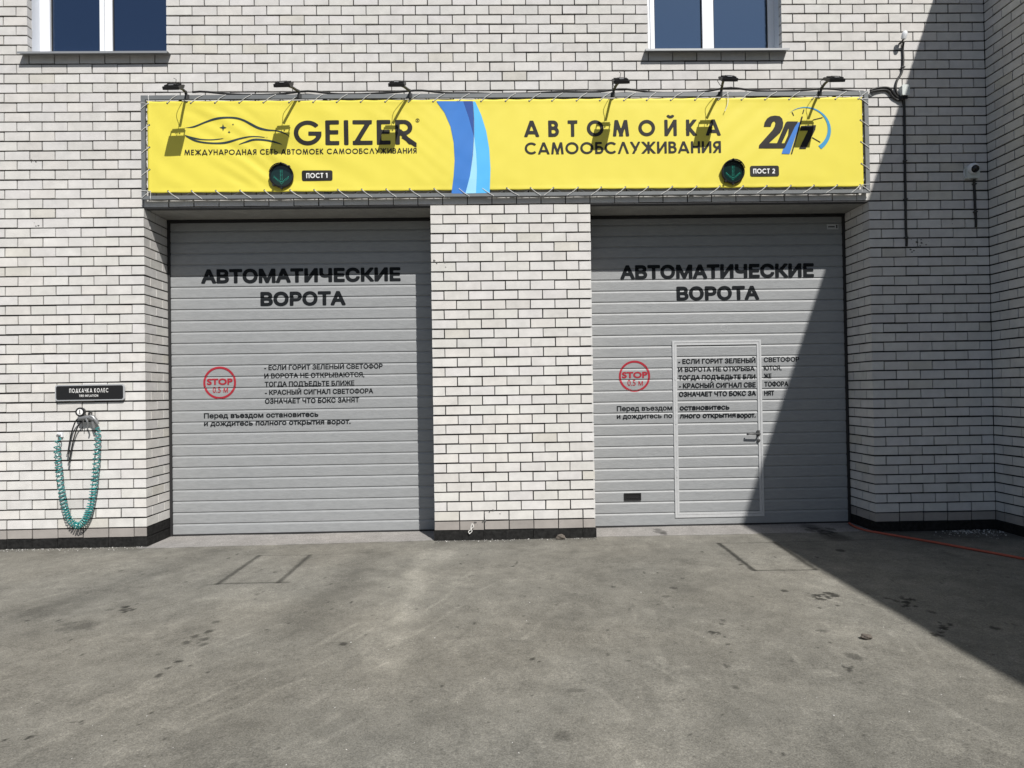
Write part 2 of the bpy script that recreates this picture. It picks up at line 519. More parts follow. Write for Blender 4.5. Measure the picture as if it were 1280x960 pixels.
# ------------------------------------------------------------------ ground
def vnoise(x, y, s, seed):
    r = np.random.default_rng(seed); T = r.random((257, 257))
    u, v = x * s, y * s
    i, j = np.floor(u).astype(int), np.floor(v).astype(int)
    f, g_ = u - i, v - j
    f = f * f * (3 - 2 * f); g_ = g_ * g_ * (3 - 2 * g_)
    A = T[i % 256, j % 256]; B = T[(i + 1) % 256, j % 256]; C_ = T[i % 256, (j + 1) % 256]; D = T[(i + 1) % 256, (j + 1) % 256]
    return (A * (1 - f) + B * f) * (1 - g_) + (C_ * (1 - f) + D * f) * g_
def fbm(x, y, s, seed, o=4):
    t = 0; a = 1; n = 0
    for k in range(o):
        t = t + a * vnoise(x, y, s * 2 ** k, seed + k); n += a; a *= 0.55
    return t / n

def axis(lo, hi, step, far):
    a = list(np.arange(lo, hi + 1e-6, step))
    left, right = [], []
    x, d = lo, step
    while x > far[0]:
        d *= 1.45; x -= d; left.append(max(x, far[0]))
    x, d = hi, step
    while x < far[1]:
        d *= 1.45; x += d; right.append(min(x, far[1]))
    return np.array(sorted(set(left)) + a + sorted(set(right)))
gx = axis(-5.3, 6.2, 0.016, (-300, 300)); gy = axis(-4.6, 0.62, 0.014, (-300, 40))
GX, GY = np.meshgrid(gx, gy)
# slope: falls gently from the gates, then level
GZ = GZ0 + GSL * np.clip(GY, -14, 0)
NEAR = (GX > -7) & (GX < 7) & (GY > -8)
GZ = GZ + np.where(NEAR, (fbm(GX + 50, GY + 50, 1.3, 5, 5) - 0.5) * 0.012, 0)
tex = np.ones_like(GX)
f1 = fbm(GX + 40, GY * 0.8 + 40, 0.9, 21, 7); tex *= 0.84 + 0.34 * f1
f2 = fbm(GX + 90, GY + 17, 5.0, 33, 5); tex *= 0.80 + 0.40 * f2
f3 = fbm(GX * 2.0 + 60, GY * 1.2 + 60, 2.6, 45, 6); tex *= 1 + 0.6 * np.clip(f3 - 0.60, 0, 1) - 0.8 * np.clip(0.37 - f3, 0, 1)
f4 = fbm(GX + 25, GY + 66, 18.0, 58, 3); tex *= 0.86 + 0.28 * f4
# fine streaks dragged by wheels towards the lower left of the left gate and straight out of the right one
ca_, sa_ = math.cos(R(62)), math.sin(R(62))
st_ = fbm((GX * sa_ - GY * ca_) * 1.0 + 60, (GX * ca_ + GY * sa_) * 0.10 + 60, 9.0, 131, 4)
tex *= 1 + (0.26 * (st_ - 0.5)) * np.exp(-((GX + 1.9) / 1.9) ** 2)
st2 = fbm(GX + 20, GY * 0.09 + 60, 9.0, 151, 4)
tex *= 1 + (0.22 * (st2 - 0.5)) * np.exp(-((GX - 2.9) / 1.4) ** 2) * np.exp(np.clip(GY + 1.6, -9, 0))
wx = GX + 0.10 * (fbm(GX + 9, GY + 9, 3, 61, 3) - 0.5); wy = GY + 0.10 * (fbm(GX + 3, GY + 30, 3, 71, 3) - 0.5)
def band(p, q, w, amt, soft=1.0):
    """streak along a line p-q"""
    global tex
    p, q = np.array(p), np.array(q); d = q - p; L = np.hypot(*d)
    t = np.clip(((wx - p[0]) * d[0] + (wy - p[1]) * d[1]) / L ** 2, 0, 1)
    dist = np.hypot(wx - p[0] - t * d[0], wy - p[1] - t * d[1])
    k = np.exp(-(dist / w) ** 2) * (0.55 + 0.9 * fbm(GX + 7, GY + 3, 5, 81, 4))
    tex *= 1 + amt * k
def at(x, y):
    p = pxg(x, y); return (p.x, p.y)
# wheel tracks and hose-washed stripes
band(at(262, 692), at(60, 760), 0.20, -0.26); band(at(60, 760), at(-150, 860), 0.28, -0.15)
band(at(468, 690), at(375, 780), 0.19, -0.27); band(at(375, 780), at(250, 960), 0.26, -0.14)
band(at(530, 690), at(490, 830), 0.10, 0.20); band(at(490, 730), at(465, 830), 0.16, 0.08)
band(at(845, 690), at(850, 760), 0.2, -0.13); band(at(770, 690), at(700, 780), 0.2, -0.13)
band(at(650, 690), at(640, 720), 0.35, -0.06); band(at(940, 750), at(1060, 800), 0.22, 0.07); band(at(1060, 800), at(1270, 900), 0.25, 0.07)
band(at(560, 690), at(545, 706), 0.10, 0.16)
for i in range(46):
    x_, y_ = random.uniform(60, 620), random.uniform(700, 900); a0 = at(x_, y_); l_ = random.uniform(.15, .7); an_ = R(62 + random.uniform(-9, 9))
    band(a0, (a0[0] - l_ * math.cos(an_), a0[1] - l_ * math.sin(an_)), random.uniform(.006, .022), random.choice((.22, .16, .12, -.12)))
for i in range(46):
    x_, y_ = random.uniform(640, 1200), random.uniform(700, 930); a0 = at(x_, y_); l_ = random.uniform(.08, .5); an_ = R(100 + random.uniform(-40, 40))
    band(a0, (a0[0] - l_ * math.cos(an_), a0[1] - l_ * math.sin(an_)), random.uniform(.006, .02), random.choice((.25, .18, .12, -.10)))
# pale threshold slabs in front of the gates
ybd = 0.02 - 0.11 * np.clip(-GX / 2.9, 0, 1)
thr = ((GX < 0.0) & (GX > XL - 0.05)) | ((GX > XP1) & (GX < XR + 0.02))
thr = thr & (wy * 0.15 + GY * 0.85 > ybd)
tex = np.where(thr, tex * 0.72 + 0.80, tex)
tex *= 1 - 0.30 * np.exp(-((wy * 0.2 + GY * 0.8 - ybd) / 0.014) ** 2) * ((GX < 0) & (GX > XL) | (GX > XP1) & (GX < XR)) * (vnoise(GX + 5, GY, 3, 3) > 0.25)
# dark dirt along the walls
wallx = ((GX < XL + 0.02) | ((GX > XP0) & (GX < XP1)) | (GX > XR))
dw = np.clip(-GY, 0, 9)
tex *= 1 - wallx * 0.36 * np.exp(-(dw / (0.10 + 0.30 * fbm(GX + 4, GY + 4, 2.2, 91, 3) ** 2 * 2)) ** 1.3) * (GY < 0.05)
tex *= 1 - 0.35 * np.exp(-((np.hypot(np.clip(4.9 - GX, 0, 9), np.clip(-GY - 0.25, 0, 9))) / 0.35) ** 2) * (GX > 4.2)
tex *= 1 + 0.20 * np.exp(-((GY + 0.06 + 0.06 * (fbm(GX, GY, 4, 8, 3) - .5)) / 0.035) ** 2) * (GX < XL) * (vnoise(GX + 2, GY, 9, 55) > 0.45)
# sealed cuts: two rectangles and a crack that runs on from the right one
def cut(p, q, w, amt):
    global tex
    p, q = np.array(p), np.array(q); d = q - p; L = np.hypot(*d)
    t = np.clip(((GX - p[0]) * d[0] + (GY - p[1]) * d[1]) / L ** 2, 0, 1)
    dist = np.hypot(GX - p[0] - t * d[0], GY - p[1] - t * d[1]) + 0.010 * (vnoise(GX, GY, 22, 4) - 0.5)
    tex *= 1 - amt * np.clip(1.3 - dist / w, 0, 0.8) / 0.8
A_ = [(-1.655, -0.505), (-1.16, -0.512), (-1.175, -1.44), (-1.675, -1.45)]
B_ = [(2.865, -0.37), (3.425, -0.385), (3.37, -1.40), (2.845, -1.385)]
for Q, am in ((A_, (0.34, 0.60, 0.52, 0.60)), (B_, (0.42, 0.62, 0.6, 0.75))):
    for k in range(4): cut(Q[k], Q[(k + 1) % 4], 0.024 if k % 2 else 0.016, am[k])
cut(A_[2], (-1.10, -1.45), 0.02, 0.4); cut(A_[3], (-1.75, -1.47), 0.02, 0.35)
cut((3.425, -0.385), (6.0, -0.33), 0.012, 0.35); cut((2.865, -0.37), (1.7, -0.36), 0.010, 0.14); cut((-1.16, -.512), (-0.1, -0.42), 0.010, 0.18); cut((-1.655, -.505), (-3.0, -0.5), 0.008, 0.08)
# oil and water spots: (photo x, y, width px, height px, strength)
def spot(x, y, w, h, k, seed):
    global tex
    p = pxg(x, y); s = 870.0 / (p.y - CAM[1]); 
    rx = w / 2 / s; ry = max(h / 2 / s * (p.y - CAM[1]) / 1.56, rx * 0.5)
    m_ = (np.abs(GX - p.x) < 3 * rx + .1) & (np.abs(GY - p.y) < 3 * ry + .1)
    X, Y = GX[m_], GY[m_]
    d = np.sqrt(((X - p.x) / rx) ** 2 + ((Y - p.y) / ry) ** 2) + 1.9 * (fbm(X + seed, Y + seed, 16, 200 + seed % 40, 4) - 0.5)
    k = min(k * 1.3, 0.78) if k > 0 else k * 1.25
    tex[m_] *= 1 - k * np.clip((1.22 - d) / 0.22, 0, 1)
spots = [(162, 762, 18, 6, .5), (135, 763, 10, 3, .25), (145, 753, 8, 2, .25), (100, 783, 44, 13, .22), (105, 784, 26, 8, .2), (322, 743, 7, 3, .25), (318, 749, 6, 3, .25), (269, 777, 7, 3, .35), (261, 789, 9, 4, .45), (243, 795, 9, 4, .4),
 (255, 799, 10, 4, .45), (233, 803, 9, 4, .4), (254, 805, 7, 4, .35), (230, 797, 6, 3, .25), (221, 826, 12, 4, .45), (210, 835, 10, 4, .5), (198, 845, 10, 5, .5), (429, 805, 10, 4, .5), (97, 903, 12, 5, .45), (37, 921, 7, 4, .6), (5, 926, 6, 4, .6), (197, 818, 6, 2, .25),
 (439, 753, 3, 2, .6), (285, 698, 4, 2, .5), (237, 832, 3, 2, .5), (362, 779, 3, 2, .5), (190, 891, 3, 3, .5), (45, 880, 4, 3, .4), (552, 858, 3, 2, .5), (74, 776, 3, 2, .5), (90, 800, 3, 2, .5),
 (980, 738, 10, 3, .5), (1035, 744, 24, 6, .62), (1024, 748, 14, 5, .6), (1042, 743, 9, 4, .5), (891, 791, 14, 5, .45), (903, 775, 7, 4, .35), (902, 780, 6, 3, .35), (910, 805, 6, 3, .4), (912, 815, 6, 3, .4), (907, 832, 6, 4, .4), (920, 860, 6, 4, .35),
 (668, 826, 14, 4, .5), (1065, 820, 20, 7, .35), (1059, 835, 12, 6, .5), (1027, 788, 14, 4, .3), (1082, 798, 11, 5, .6), (1047, 757, 5, 3, .5), (842, 735, 9, 3, .4), (831, 745, 13, 3, .3), (941, 746, 4, 3, .4),
 (1125, 750, 26, 7, .5), (1135, 758, 16, 5, .5), (1180, 782, 20, 7, .55), (1172, 792, 16, 5, .5), (1165, 765, 10, 4, .4), (1242, 785, 10, 4, .5), (1050, 688, 9, 3, .5), (1110, 748, 8, 3, .4),
 (745, 810, 5, 3, .35), (760, 818, 5, 3, .35), (786, 826, 4, 2, .5), (720, 863, 26, 6, .2), (700, 920, 24, 14, .25), (1000, 700, 16, 5, .2), (824, 664, 14, 8, .35), (830, 667, 8, 4, .3), (1025, 663, 26, 7, .45), (978, 943, 3, 3, .5), (905, 943, 3, 3, .5), (868, 946, 3, 3, .4), (660, 780, 5, 3, .3), (1040, 668, 12, 5, .45)]
for i, s in enumerate(spots):
    if s[2] >= 12 and s[4] >= 0.45:
        for j in range(9):
            q_ = random.random() * 6.28; e_ = math.sqrt(random.random()) * 0.62
            spot(s[0] + s[2] * e_ * math.cos(q_), s[1] + s[3] * e_ * math.sin(q_), s[2] * random.uniform(.14, .38), s[3] * random.uniform(.25, .5), s[4] * random.uniform(.8, 1.05), i * 9 + j)
    else: spot(s[0], s[1], s[2] * 0.85, s[3] * 0.85, s[4], i)
for i in range(300):                                   # tiny dark specks
    spot(random.uniform(-20, 1290), 690 + 270 * random.random() ** 1.3, random.uniform(1.5, 3.2), random.uniform(1.2, 2.2), random.uniform(.15, .5), 300 + i)
for i, s in enumerate([(812, 765, 14, 12, -.14), (828, 827, 10, 16, -.16), (1035, 842, 26, 8, -.15), (1120, 864, 30, 9, -.18), (1255, 875, 36, 9, -.16), (1185, 933, 30, 14, -.16), (1240, 860, 20, 7, -.12), (850, 755, 40, 7, -.10), (280, 955, 10, 10, -.22), (300, 950, 18, 5, -.15),
 (60, 757, 50, 8, -.14), (545, 694, 30, 12, -.12), (1015, 750, 40, 12, -.08), (1040, 728, 18, 9, -.12), (700, 765, 24, 7, -.08), (520, 720, 36, 8, -.10), (825, 882, 16, 6, -.1), (352, 858, 22, 6, -.07), (430, 795, 30, 12, -.06), (870, 710, 36, 8, -.10), (985, 705, 26, 6, -.12)]):
    spot(*s, 700 + i)
# a darker strip that leaves the right gate
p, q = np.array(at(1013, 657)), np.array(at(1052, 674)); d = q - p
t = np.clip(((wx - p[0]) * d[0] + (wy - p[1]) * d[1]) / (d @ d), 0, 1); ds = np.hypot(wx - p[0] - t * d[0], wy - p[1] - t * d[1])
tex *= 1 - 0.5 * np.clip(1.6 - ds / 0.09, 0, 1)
tex = np.clip(tex, 0.2, 1.75)
warm = fbm(GX + 11, GY + 80, 0.7, 140, 4) - 0.5
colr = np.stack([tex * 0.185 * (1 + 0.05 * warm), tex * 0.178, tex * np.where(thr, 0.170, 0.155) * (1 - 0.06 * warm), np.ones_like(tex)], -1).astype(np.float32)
far_ = np.clip((-GY - 5.5) / 2.0, 0, 1)[..., None]  # unseen near ground made darker to cut bounce light on the walls
colr[..., :3] = colr[..., :3] * (1 - far_) + far_ * np.array([0.085, 0.083, 0.080], dtype=np.float32) * tex[..., None]
ny, nx = GX.shape
idx = np.arange(nx * ny).reshape(ny, nx)
quads = np.stack([idx[:-1, :-1], idx[:-1, 1:], idx[1:, 1:], idx[1:, :-1]], -1).reshape(-1, 4)
me = bpy.data.meshes.new('ground')
me.vertices.add(nx * ny); me.vertices.foreach_set('co', np.stack([GX, GY, GZ], -1).astype(np.float32).ravel())
me.loops.add(quads.size); me.loops.foreach_set('vertex_index', quads.ravel().astype(np.int32))
me.polygons.add(len(quads)); me.polygons.foreach_set('loop_start', np.arange(0, quads.size, 4, dtype=np.int32))
me.polygons.foreach_set('loop_total', np.full(len(quads), 4, dtype=np.int32))
me.update(calc_edges=True)
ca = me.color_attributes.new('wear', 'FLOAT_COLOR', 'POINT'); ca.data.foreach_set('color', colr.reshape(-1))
me.shade_smooth()
me.materials.append(M['ground'])
go = bpy.data.objects.new('ground', me); COL.objects.link(go); tag(go, 'worn grey concrete yard with oil spots in front of the gates', 'ground', kind='structure')

# ------------------------------------------------------------------ lettering
def text_loops(body):
    """outlines of a line of type as closed loops of points, in font units"""
    cu = bpy.data.curves.new('lettering', 'FONT'); cu.body = body; cu.resolution_u = 5; cu.fill_mode = 'NONE'
    o = bpy.data.objects.new('lettering_tmp', cu); COL.objects.link(o)
    dg = bpy.context.evaluated_depsgraph_get(); dg.update()
    m = bpy.data.meshes.new_from_object(o.evaluated_get(dg))
    bpy.data.objects.remove(o); bpy.data.curves.remove(cu)
    nb = {}
    for e in m.edges:
        i, j = e.vertices; nb.setdefault(i, []).append(j); nb.setdefault(j, []).append(i)
    co = [(v.co.x, v.co.y) for v in m.vertices]
    bpy.data.meshes.remove(m)
    seen, loops = set(), []
    for i in sorted(nb):
        if i in seen: continue
        L, cur, prev = [i], i, None
        seen.add(i)
        nxt = i + 1 if i + 1 in nb[i] else nb[i][0]
        while nxt not in seen:
            seen.add(nxt); L.append(nxt); prev, cur = cur, nxt
            c_ = [k for k in nb[cur] if k != prev]
            if not c_: break
            nxt = c_[0]
        if len(L) > 2: loops.append([co[k] for k in L])
    return loops

def text_on(body, x0, x1, zbase, cap, yfun, material, parent, bold=0.012, name='lettering', ref='Н'):
    """flat cut lettering between x0 and x1 with the given capital height, following the surface yfun(x, z)"""
    loops = text_loops(body)
    rh = max(p[1] for q in text_loops(ref) for p in q)
    xs_ = [p[0] for q in loops for p in q]; a, b = min(xs_), max(xs_)
    bm_ = bold * cap
    sz = (cap - 2 * bm_) / rh; sx = (x1 - x0 - 2 * bm_) / (b - a)
    loops = [[((p[0] - a) * sx + bm_, p[1] * sz + bm_) for p in q] for q in loops]
    res = max(cap / 30.0, 0.0021)
    allz = [p[1] for q in loops for p in q]
    xs = np.arange(-3 * res, x1 - x0 + 4 * res, res); zs = np.arange(min(allz) - bm_ - 3 * res, max(allz) + bm_ + 4 * res, res)
    W = np.zeros((len(zs), len(xs)), int); D = np.full(W.shape, 9.0)
    mg = bm_ + 3 * res
    for q in loops:
        for k in range(len(q)):
            (ax, az), (bx, bz) = q[k], q[(k + 1) % len(q)]
            if ax == bx and az == bz: continue
            i0, i1 = np.searchsorted(xs, min(ax, bx)), np.searchsorted(xs, max(ax, bx))
            if i1 > i0:
                zi = az + (xs[i0:i1] - ax) * (bz - az) / (bx - ax)
                W[:, i0:i1] += np.where(zs[:, None] < zi[None, :], 1 if bx > ax else -1, 0)
            i0, i1 = np.searchsorted(xs, min(ax, bx) - mg), np.searchsorted(xs, max(ax, bx) + mg)
            j0, j1 = np.searchsorted(zs, min(az, bz) - mg), np.searchsorted(zs, max(az, bz) + mg)
            X, Z = xs[None, i0:i1], zs[j0:j1, None]
            dx, dz = bx - ax, bz - az
            t_ = np.clip(((X - ax) * dx + (Z - az) * dz) / (dx * dx + dz * dz), 0, 1)
            D[j0:j1, i0:i1] = np.minimum(D[j0:j1, i0:i1], np.hypot(X - ax - t_ * dx, Z - az - t_ * dz))
    F = np.where(W != 0, -D, D) - bm_
    return field_mesh(name, xs, zs, F, x0, zbase, yfun, material, parent)

# --- shapes drawn as distance fields and cut out along their outline (geometric sans alphabet of the banner)
def sd_seg(X, Y, a, b, t, ext=0.0):
    ax, ay = a; bx, by = b; dx, dy = bx - ax, by - ay; L = math.hypot(dx, dy); dx /= L; dy /= L
    ax -= dx * ext; ay -= dy * ext; L += 2 * ext
    u = (X - ax) * dx + (Y - ay) * dy; v = -(X - ax) * dy + (Y - ay) * dx
    return np.maximum(np.abs(v) - t / 2, np.abs(u - L / 2) - L / 2)
def sd_arc(X, Y, c, r, t, a0=None, a1=None, ry=None):
    ry = ry or r
    dx, dy = X - c[0], (Y - c[1]) * (r / ry)
    rr = np.hypot(dx, dy); d = np.abs(rr - r) - t / 2
    if a0 is not None:
        mid, half = R((a0 + a1) / 2), R((a1 - a0) / 2)
        th = np.arctan2(dy, dx) - mid; th = (th + math.pi) % (2 * math.pi) - math.pi
        d = np.maximum(d, (np.abs(th) - half) * np.maximum(rr, 1e-3))
    return d
def glyph(ch, t):
    """(width, list of strokes in cap units); a stroke: ('s',a,b,ext) or ('a',c,r,a0,a1[,ry])"""
    h = t / 2; S = lambda a, b, e=0.0: ('s', a, b, e); B0, B1 = h, 1 - h; x1 = None
    if ch in 'АA': return .86, [S((.07, 0), (.43, 1), .2), S((.79, 0), (.43, 1), .2), S((.2, .27), (.66, .27))]
    if ch == 'Л': return .82, [S((.07, 0), (.41, 1), .2), S((.75, 0), (.41, 1), .2)]
    if ch in 'ВB': return .60, [S((h, 0), (h, 1)), S((h, B1), (.30, B1)), S((h, .53), (.32, .53)), S((h, B0), (.32, B0)), ('a', (.30, (.53 + B1) / 2), (B1 - .53) / 2, -90, 90), ('a', (.32, (.53 + B0) / 2), (.53 - B0) / 2, -90, 90)]
    if ch == 'Б': return .60, [S((h, 0), (h, 1)), S((0, B1), (.52, B1)), S((h, .58), (.30, .58)), S((h, B0), (.30, B0)), ('a', (.30, (.58 + B0) / 2), (.58 - B0) / 2, -90, 90)]
    if ch == 'Ь': return .56, [S((h, 0), (h, 1)), S((h, .56), (.29, .56)), S((h, B0), (.29, B0)), ('a', (.29, (.56 + B0) / 2), (.56 - B0) / 2, -90, 90)]
    if ch in 'Д': return .90, [S((.12, .12), (.45, 1), .2), S((.76, .12), (.45, 1), .2), S((0, .17), (.9, .17)), S((h, -.12), (h, .2)), S((.9 - h, -.12), (.9 - h, .2))]
    if ch in 'ЕE': return .52, [S((h, 0), (h, 1)), S((0, B1), (.5, B1)), S((0, .52), (.47, .52)), S((0, B0), (.5, B0))]
    if ch == 'F': return .50, [S((h, 0), (h, 1)), S((0, B1), (.48, B1)), S((0, .52), (.44, .52))]
    if ch == 'Ж': return 1.04, [S((.52, 0), (.52, 1)), S((.06, 0), (.50, .53), .1), S((.06, 1), (.50, .47), .1), S((.98, 0), (.54, .53), .1), S((.98, 1), (.54, .47), .1)]
    if ch in 'И': return .74, [S((h, 0), (h, 1)), S((.74 - h, 0), (.74 - h, 1)), S((h, .04), (.74 - h, .96), .05)]
    if ch in 'Й': return .74, [S((h, 0), (h, 1)), S((.74 - h, 0), (.74 - h, 1)), S((h, .04), (.74 - h, .96), .05), ('b', (.37, 1.36), .19, 205, 335)]
    if ch in 'NН' and ch == 'N': return .74, [S((h, 0), (h, 1)), S((.74 - h, 0), (.74 - h, 1)), S((h, .96), (.74 - h, .04), .05)]
    if ch == 'Н': return .70, [S((h, 0), (h, 1)), S((.70 - h, 0), (.70 - h, 1)), S((h, .52), (.70 - h, .52))]
    if ch in 'КK': return .64, [S((h, 0), (h, 1)), S((.56, 0), (.14, .54), .12), S((.54, 1), (.12, .46), .12)]
    if ch in 'М': return .96, [S((.09, 0), (.20, 1), .1), S((.87, 0), (.76, 1), .1), S((.20, 1), (.48, .12), .2), S((.76, 1), (.48, .12), .2)]
    if ch in 'ОO': return 1.0, [('a', (.5, .5), .5 - h, None, None)]
    if ch in 'СC': return .88, [('a', (.5, .5), .5 - h, 42, 318)]
    if ch == 'G': return .98, [('a', (.5, .5), .5 - h, 38, 352), S((.52, .47), (1 - t * .05, .47))]
    if ch == 'П': return .68, [S((h, 0), (h, 1)), S((.68 - h, 0), (.68 - h, 1)), S((0, B1), (.68, B1))]
    if ch in 'РP': return .56, [S((h, 0), (h, 1)), S((h, B1), (.29, B1)), S((h, .46), (.29, .46)), ('a', (.29, (.46 + B1) / 2), (B1 - .46) / 2, -90, 90)]
    if ch == 'R': return .64, [S((h, 0), (h, 1)), S((h, B1), (.31, B1)), S((h, .46), (.31, .46)), ('a', (.31, (.46 + B1) / 2), (B1 - .46) / 2, -90, 90), S((.22, .48), (.60, 0), .12)]
    if ch == 'Я': return .60, [S((.60 - h, 0), (.60 - h, 1)), S((.60 - h, B1), (.31, B1)), S((.60 - h, .46), (.31, .46)), ('a', (.31, (.46 + B1) / 2), (B1 - .46) / 2, 90, 270), S((.38, .48), (.06, 0), .12)]
    if ch in 'ТT': return .58, [S((.29, 0), (.29, 1)), S((0, B1), (.58, B1))]
    if ch == 'У': return .74, [S((.68, 1), (.22, 0), .2), S((.06, 1), (.40, .36), .1)]
    if ch == 'Ч': return .60, [S((.60 - h, 0), (.60 - h, 1)), S((h, .68), (h, 1)), ('a', (.30, .70), .30 - h, 180, 270), S((.29, .40 + h), (.60, .40 + h))]
    if ch == 'I': return t, [S((h, 0), (h, 1))]
    if ch == 'L': return .48, [S((h, 0), (h, 1)), S((0, B0), (.47, B0))]
    if ch == 'Z': return .72, [S((0, B1), (.70, B1)), S((0, B0), (.72, B0)), S((.10, .05), (.60, .95), .1)]
    if ch == '1': return .30, [S((.30 - h, 0), (.30 - h, 1)), S((0, .82), (.30 - h, .97), .04)]
    if ch == '2': return .60, [('a', (.29, .70), .29 - h, -18, 170), S((.05, .03), (.50, .60), .06), S((0, B0), (.58, B0))]
    return .35, []

def field_text(s, width, cap, t, gap, word=0.42):
    """distance field of a line of banner type: returns xs, zs, F (negative inside)"""
    pos, x = [], 0.0
    for ch in s:
        if ch == ' ':
            x += word; continue
        w, st = glyph(ch, t); pos.append((ch, x, w, st)); x += w + gap
    tot = x - gap
    kx = width / tot / cap                      # horizontal squeeze
    res = cap * t / 4.2
    xs = np.arange(-2 * res, width + 2 * res, res); zs = np.arange(-0.2 * cap, 1.55 * cap, res)
    Xg, Zg = np.meshgrid(xs / cap / kx, zs / cap)
    F = np.full(Xg.shape, 9.0)
    for ch, x0, w, st in pos:
        sel = np.where((xs / cap / kx > x0 - 0.2) & (xs / cap / kx < x0 + w + 0.2))[0]
        if not len(sel): continue
        sl_ = slice(sel[0], sel[-1] + 1)
        X, Y = Xg[:, sl_] - x0, Zg[:, sl_]
        f = np.full(X.shape, 9.0); extra = np.full(X.shape, 9.0)
        for q in st:
            if q[0] == 's': f = np.minimum(f, sd_seg(X, Y, q[1], q[2], t, q[3]))
            elif q[0] == 'b': extra = np.minimum(extra, sd_arc(X, Y, q[1], q[2], t * 0.8, q[3], q[4]))
            else: f = np.minimum(f, sd_arc(X, Y, q[1], q[2], t, q[3], q[4]))
        if ch == 'Д': f = np.maximum(f, np.maximum(Y - 1, -.10 - Y))
        else: f = np.maximum(f, np.abs(Y - .5) - .5)
        F[:, sl_] = np.minimum(F[:, sl_], np.minimum(f, extra))
    return xs, zs, F

def field_poly(polys, res):
    """union of closed outlines given in metres"""
    allp = np.array([p for q in polys for p in q]); lo, hi = allp.min(0), allp.max(0)
    xs = np.arange(lo[0] - 2 * res, hi[0] + 3 * res, res); zs = np.arange(lo[1] - 2 * res, hi[1] + 3 * res, res)
    X, Z = np.meshgrid(xs, zs); F = np.full(X.shape, 9.0)
    for q in polys:
        q = np.array(q); n = len(q); d = np.full(X.shape, 9.0); ins = np.zeros(X.shape, bool)
        for i in range(n):
            a, b = q[i], q[(i + 1) % n]; e = b - a; L2 = e @ e
            if L2 < 1e-14: continue
            tt = np.clip(((X - a[0]) * e[0] + (Z - a[1]) * e[1]) / L2, 0, 1)
            d = np.minimum(d, np.hypot(X - a[0] - tt * e[0], Z - a[1] - tt * e[1]))
            cr = (a[1] > Z) != (b[1] > Z)
            with np.errstate(divide='ignore', invalid='ignore'):
                xi = a[0] + (Z - a[1]) * e[0] / (e[1] if abs(e[1]) > 1e-12 else 1e-12)
            ins ^= cr & (X < xi)
        F = np.minimum(F, np.where(ins, -d, d))
    return xs, zs, F

def field_mesh(name, xs, zs, F, x0, z0, yfun, material, parent):
    V, FA = [], []
    I = F < 0
    c4 = I[:-1, :-1].astype(int) + I[:-1, 1:] + I[1:, 1:] + I[1:, :-1]
    js, is_ = np.where(c4 > 0)
    for j, i in zip(js, is_):
        cs = [(xs[i], zs[j], F[j, i]), (xs[i + 1], zs[j], F[j, i + 1]), (xs[i + 1], zs[j + 1], F[j + 1, i + 1]), (xs[i], zs[j + 1], F[j + 1, i])]
        out = []
        for k in range(4):
            p, q = cs[k], cs[(k + 1) % 4]
            if p[2] < 0: out.append((p[0], p[1]))
            if (p[2] < 0) != (q[2] < 0):
                s = p[2] / (p[2] - q[2]); out.append((p[0] + s * (q[0] - p[0]), p[1] + s * (q[1] - p[1])))
        if len(out) >= 3:
            n = len(V)
            for u, w in out: V.append((x0 + u, yfun(x0 + u, z0 + w), z0 + w))
            FA.append(tuple(range(n, n + len(out))))
    me = bpy.data.meshes.new(name); me.from_pydata(V, [], FA); me.materials.append(material)
    o = bpy.data.objects.new(name, me); COL.objects.link(o); o.parent = parent
    o.matrix_parent_inverse = Matrix.Translation(-Vector(parent_world(parent)))
    return o

# ------------------------------------------------------------------ sectional gates
PITCH_G = 0.1255
def profile(zr):
    """(z, depth) breakpoints of one rib joint: dark undercut, then a lit lower lip"""
    return [(zr - 0.020, 0.0), (zr - 0.014, 0.0012), (zr + 0.004, 0.0105), (zr + 0.0065, 0.0105), (zr + 0.010, 0.0010), (zr + 0.014, 0.0)]
def gate_fn(z0rib):
    zs, ys = [-9.0], [0.0]
    for k in range(0, 27):
        for z, d in profile(z0rib + k * PITCH_G): zs.append(z); ys.append(d)
    zs.append(99.0); ys.append(0.0)
    zs, ys = np.array(zs), np.array(ys)
    def f(z): return float(np.interp(z, zs, ys))
    return f, list(zs[1:-1])

def panel_mesh(mb, x0, x1, z0, z1, f, cuts, y, seed):
    zl = sorted(set([z0, z1] + [z for z in cuts if z0 < z < z1]))
    n = max(2, int((x1 - x0) / 0.12)); xl = np.linspace(x0, x1, n + 1)
    base = len(mb.v)
    for z in zl:
        for x in xl:
            w = 0.0012 * math.sin(x * 2.1 + seed + math.floor(z / 0.502) * 2.3) + 0.0007 * math.sin(x * 7.3 + z * 3.1 + seed)
            mb.v.append((x, y + f(z) + w, z))
    m_ = n + 1
    for j in range(len(zl) - 1):
        for i in range(n):
            a = base + j * m_ + i
            mb.f.append((a, a + 1, a + m_ + 1, a + m_)); mb.c.append(None)

def CR(ox, oy, s, Y):
    return lambda x, y: px(ox + x / s, oy + y / s, Y)
YG = DEP
def ring(mb, c, r0, r1, yfun, n=72, segs=3):
    for k in range(n):
        a0, a1 = 2 * math.pi * k / n, 2 * math.pi * (k + 1) / n
        for j in range(segs):
            q0, q1 = r0 + (r1 - r0) * j / segs, r0 + (r1 - r0) * (j + 1) / segs
            P = [(c[0] + q * math.cos(a), c[1] + q * math.sin(a)) for q, a in ((q0, a0), (q1, a0), (q1, a1), (q0, a1))]
            mb.quad(*[(x, yfun(x, z), z) for x, z in P])

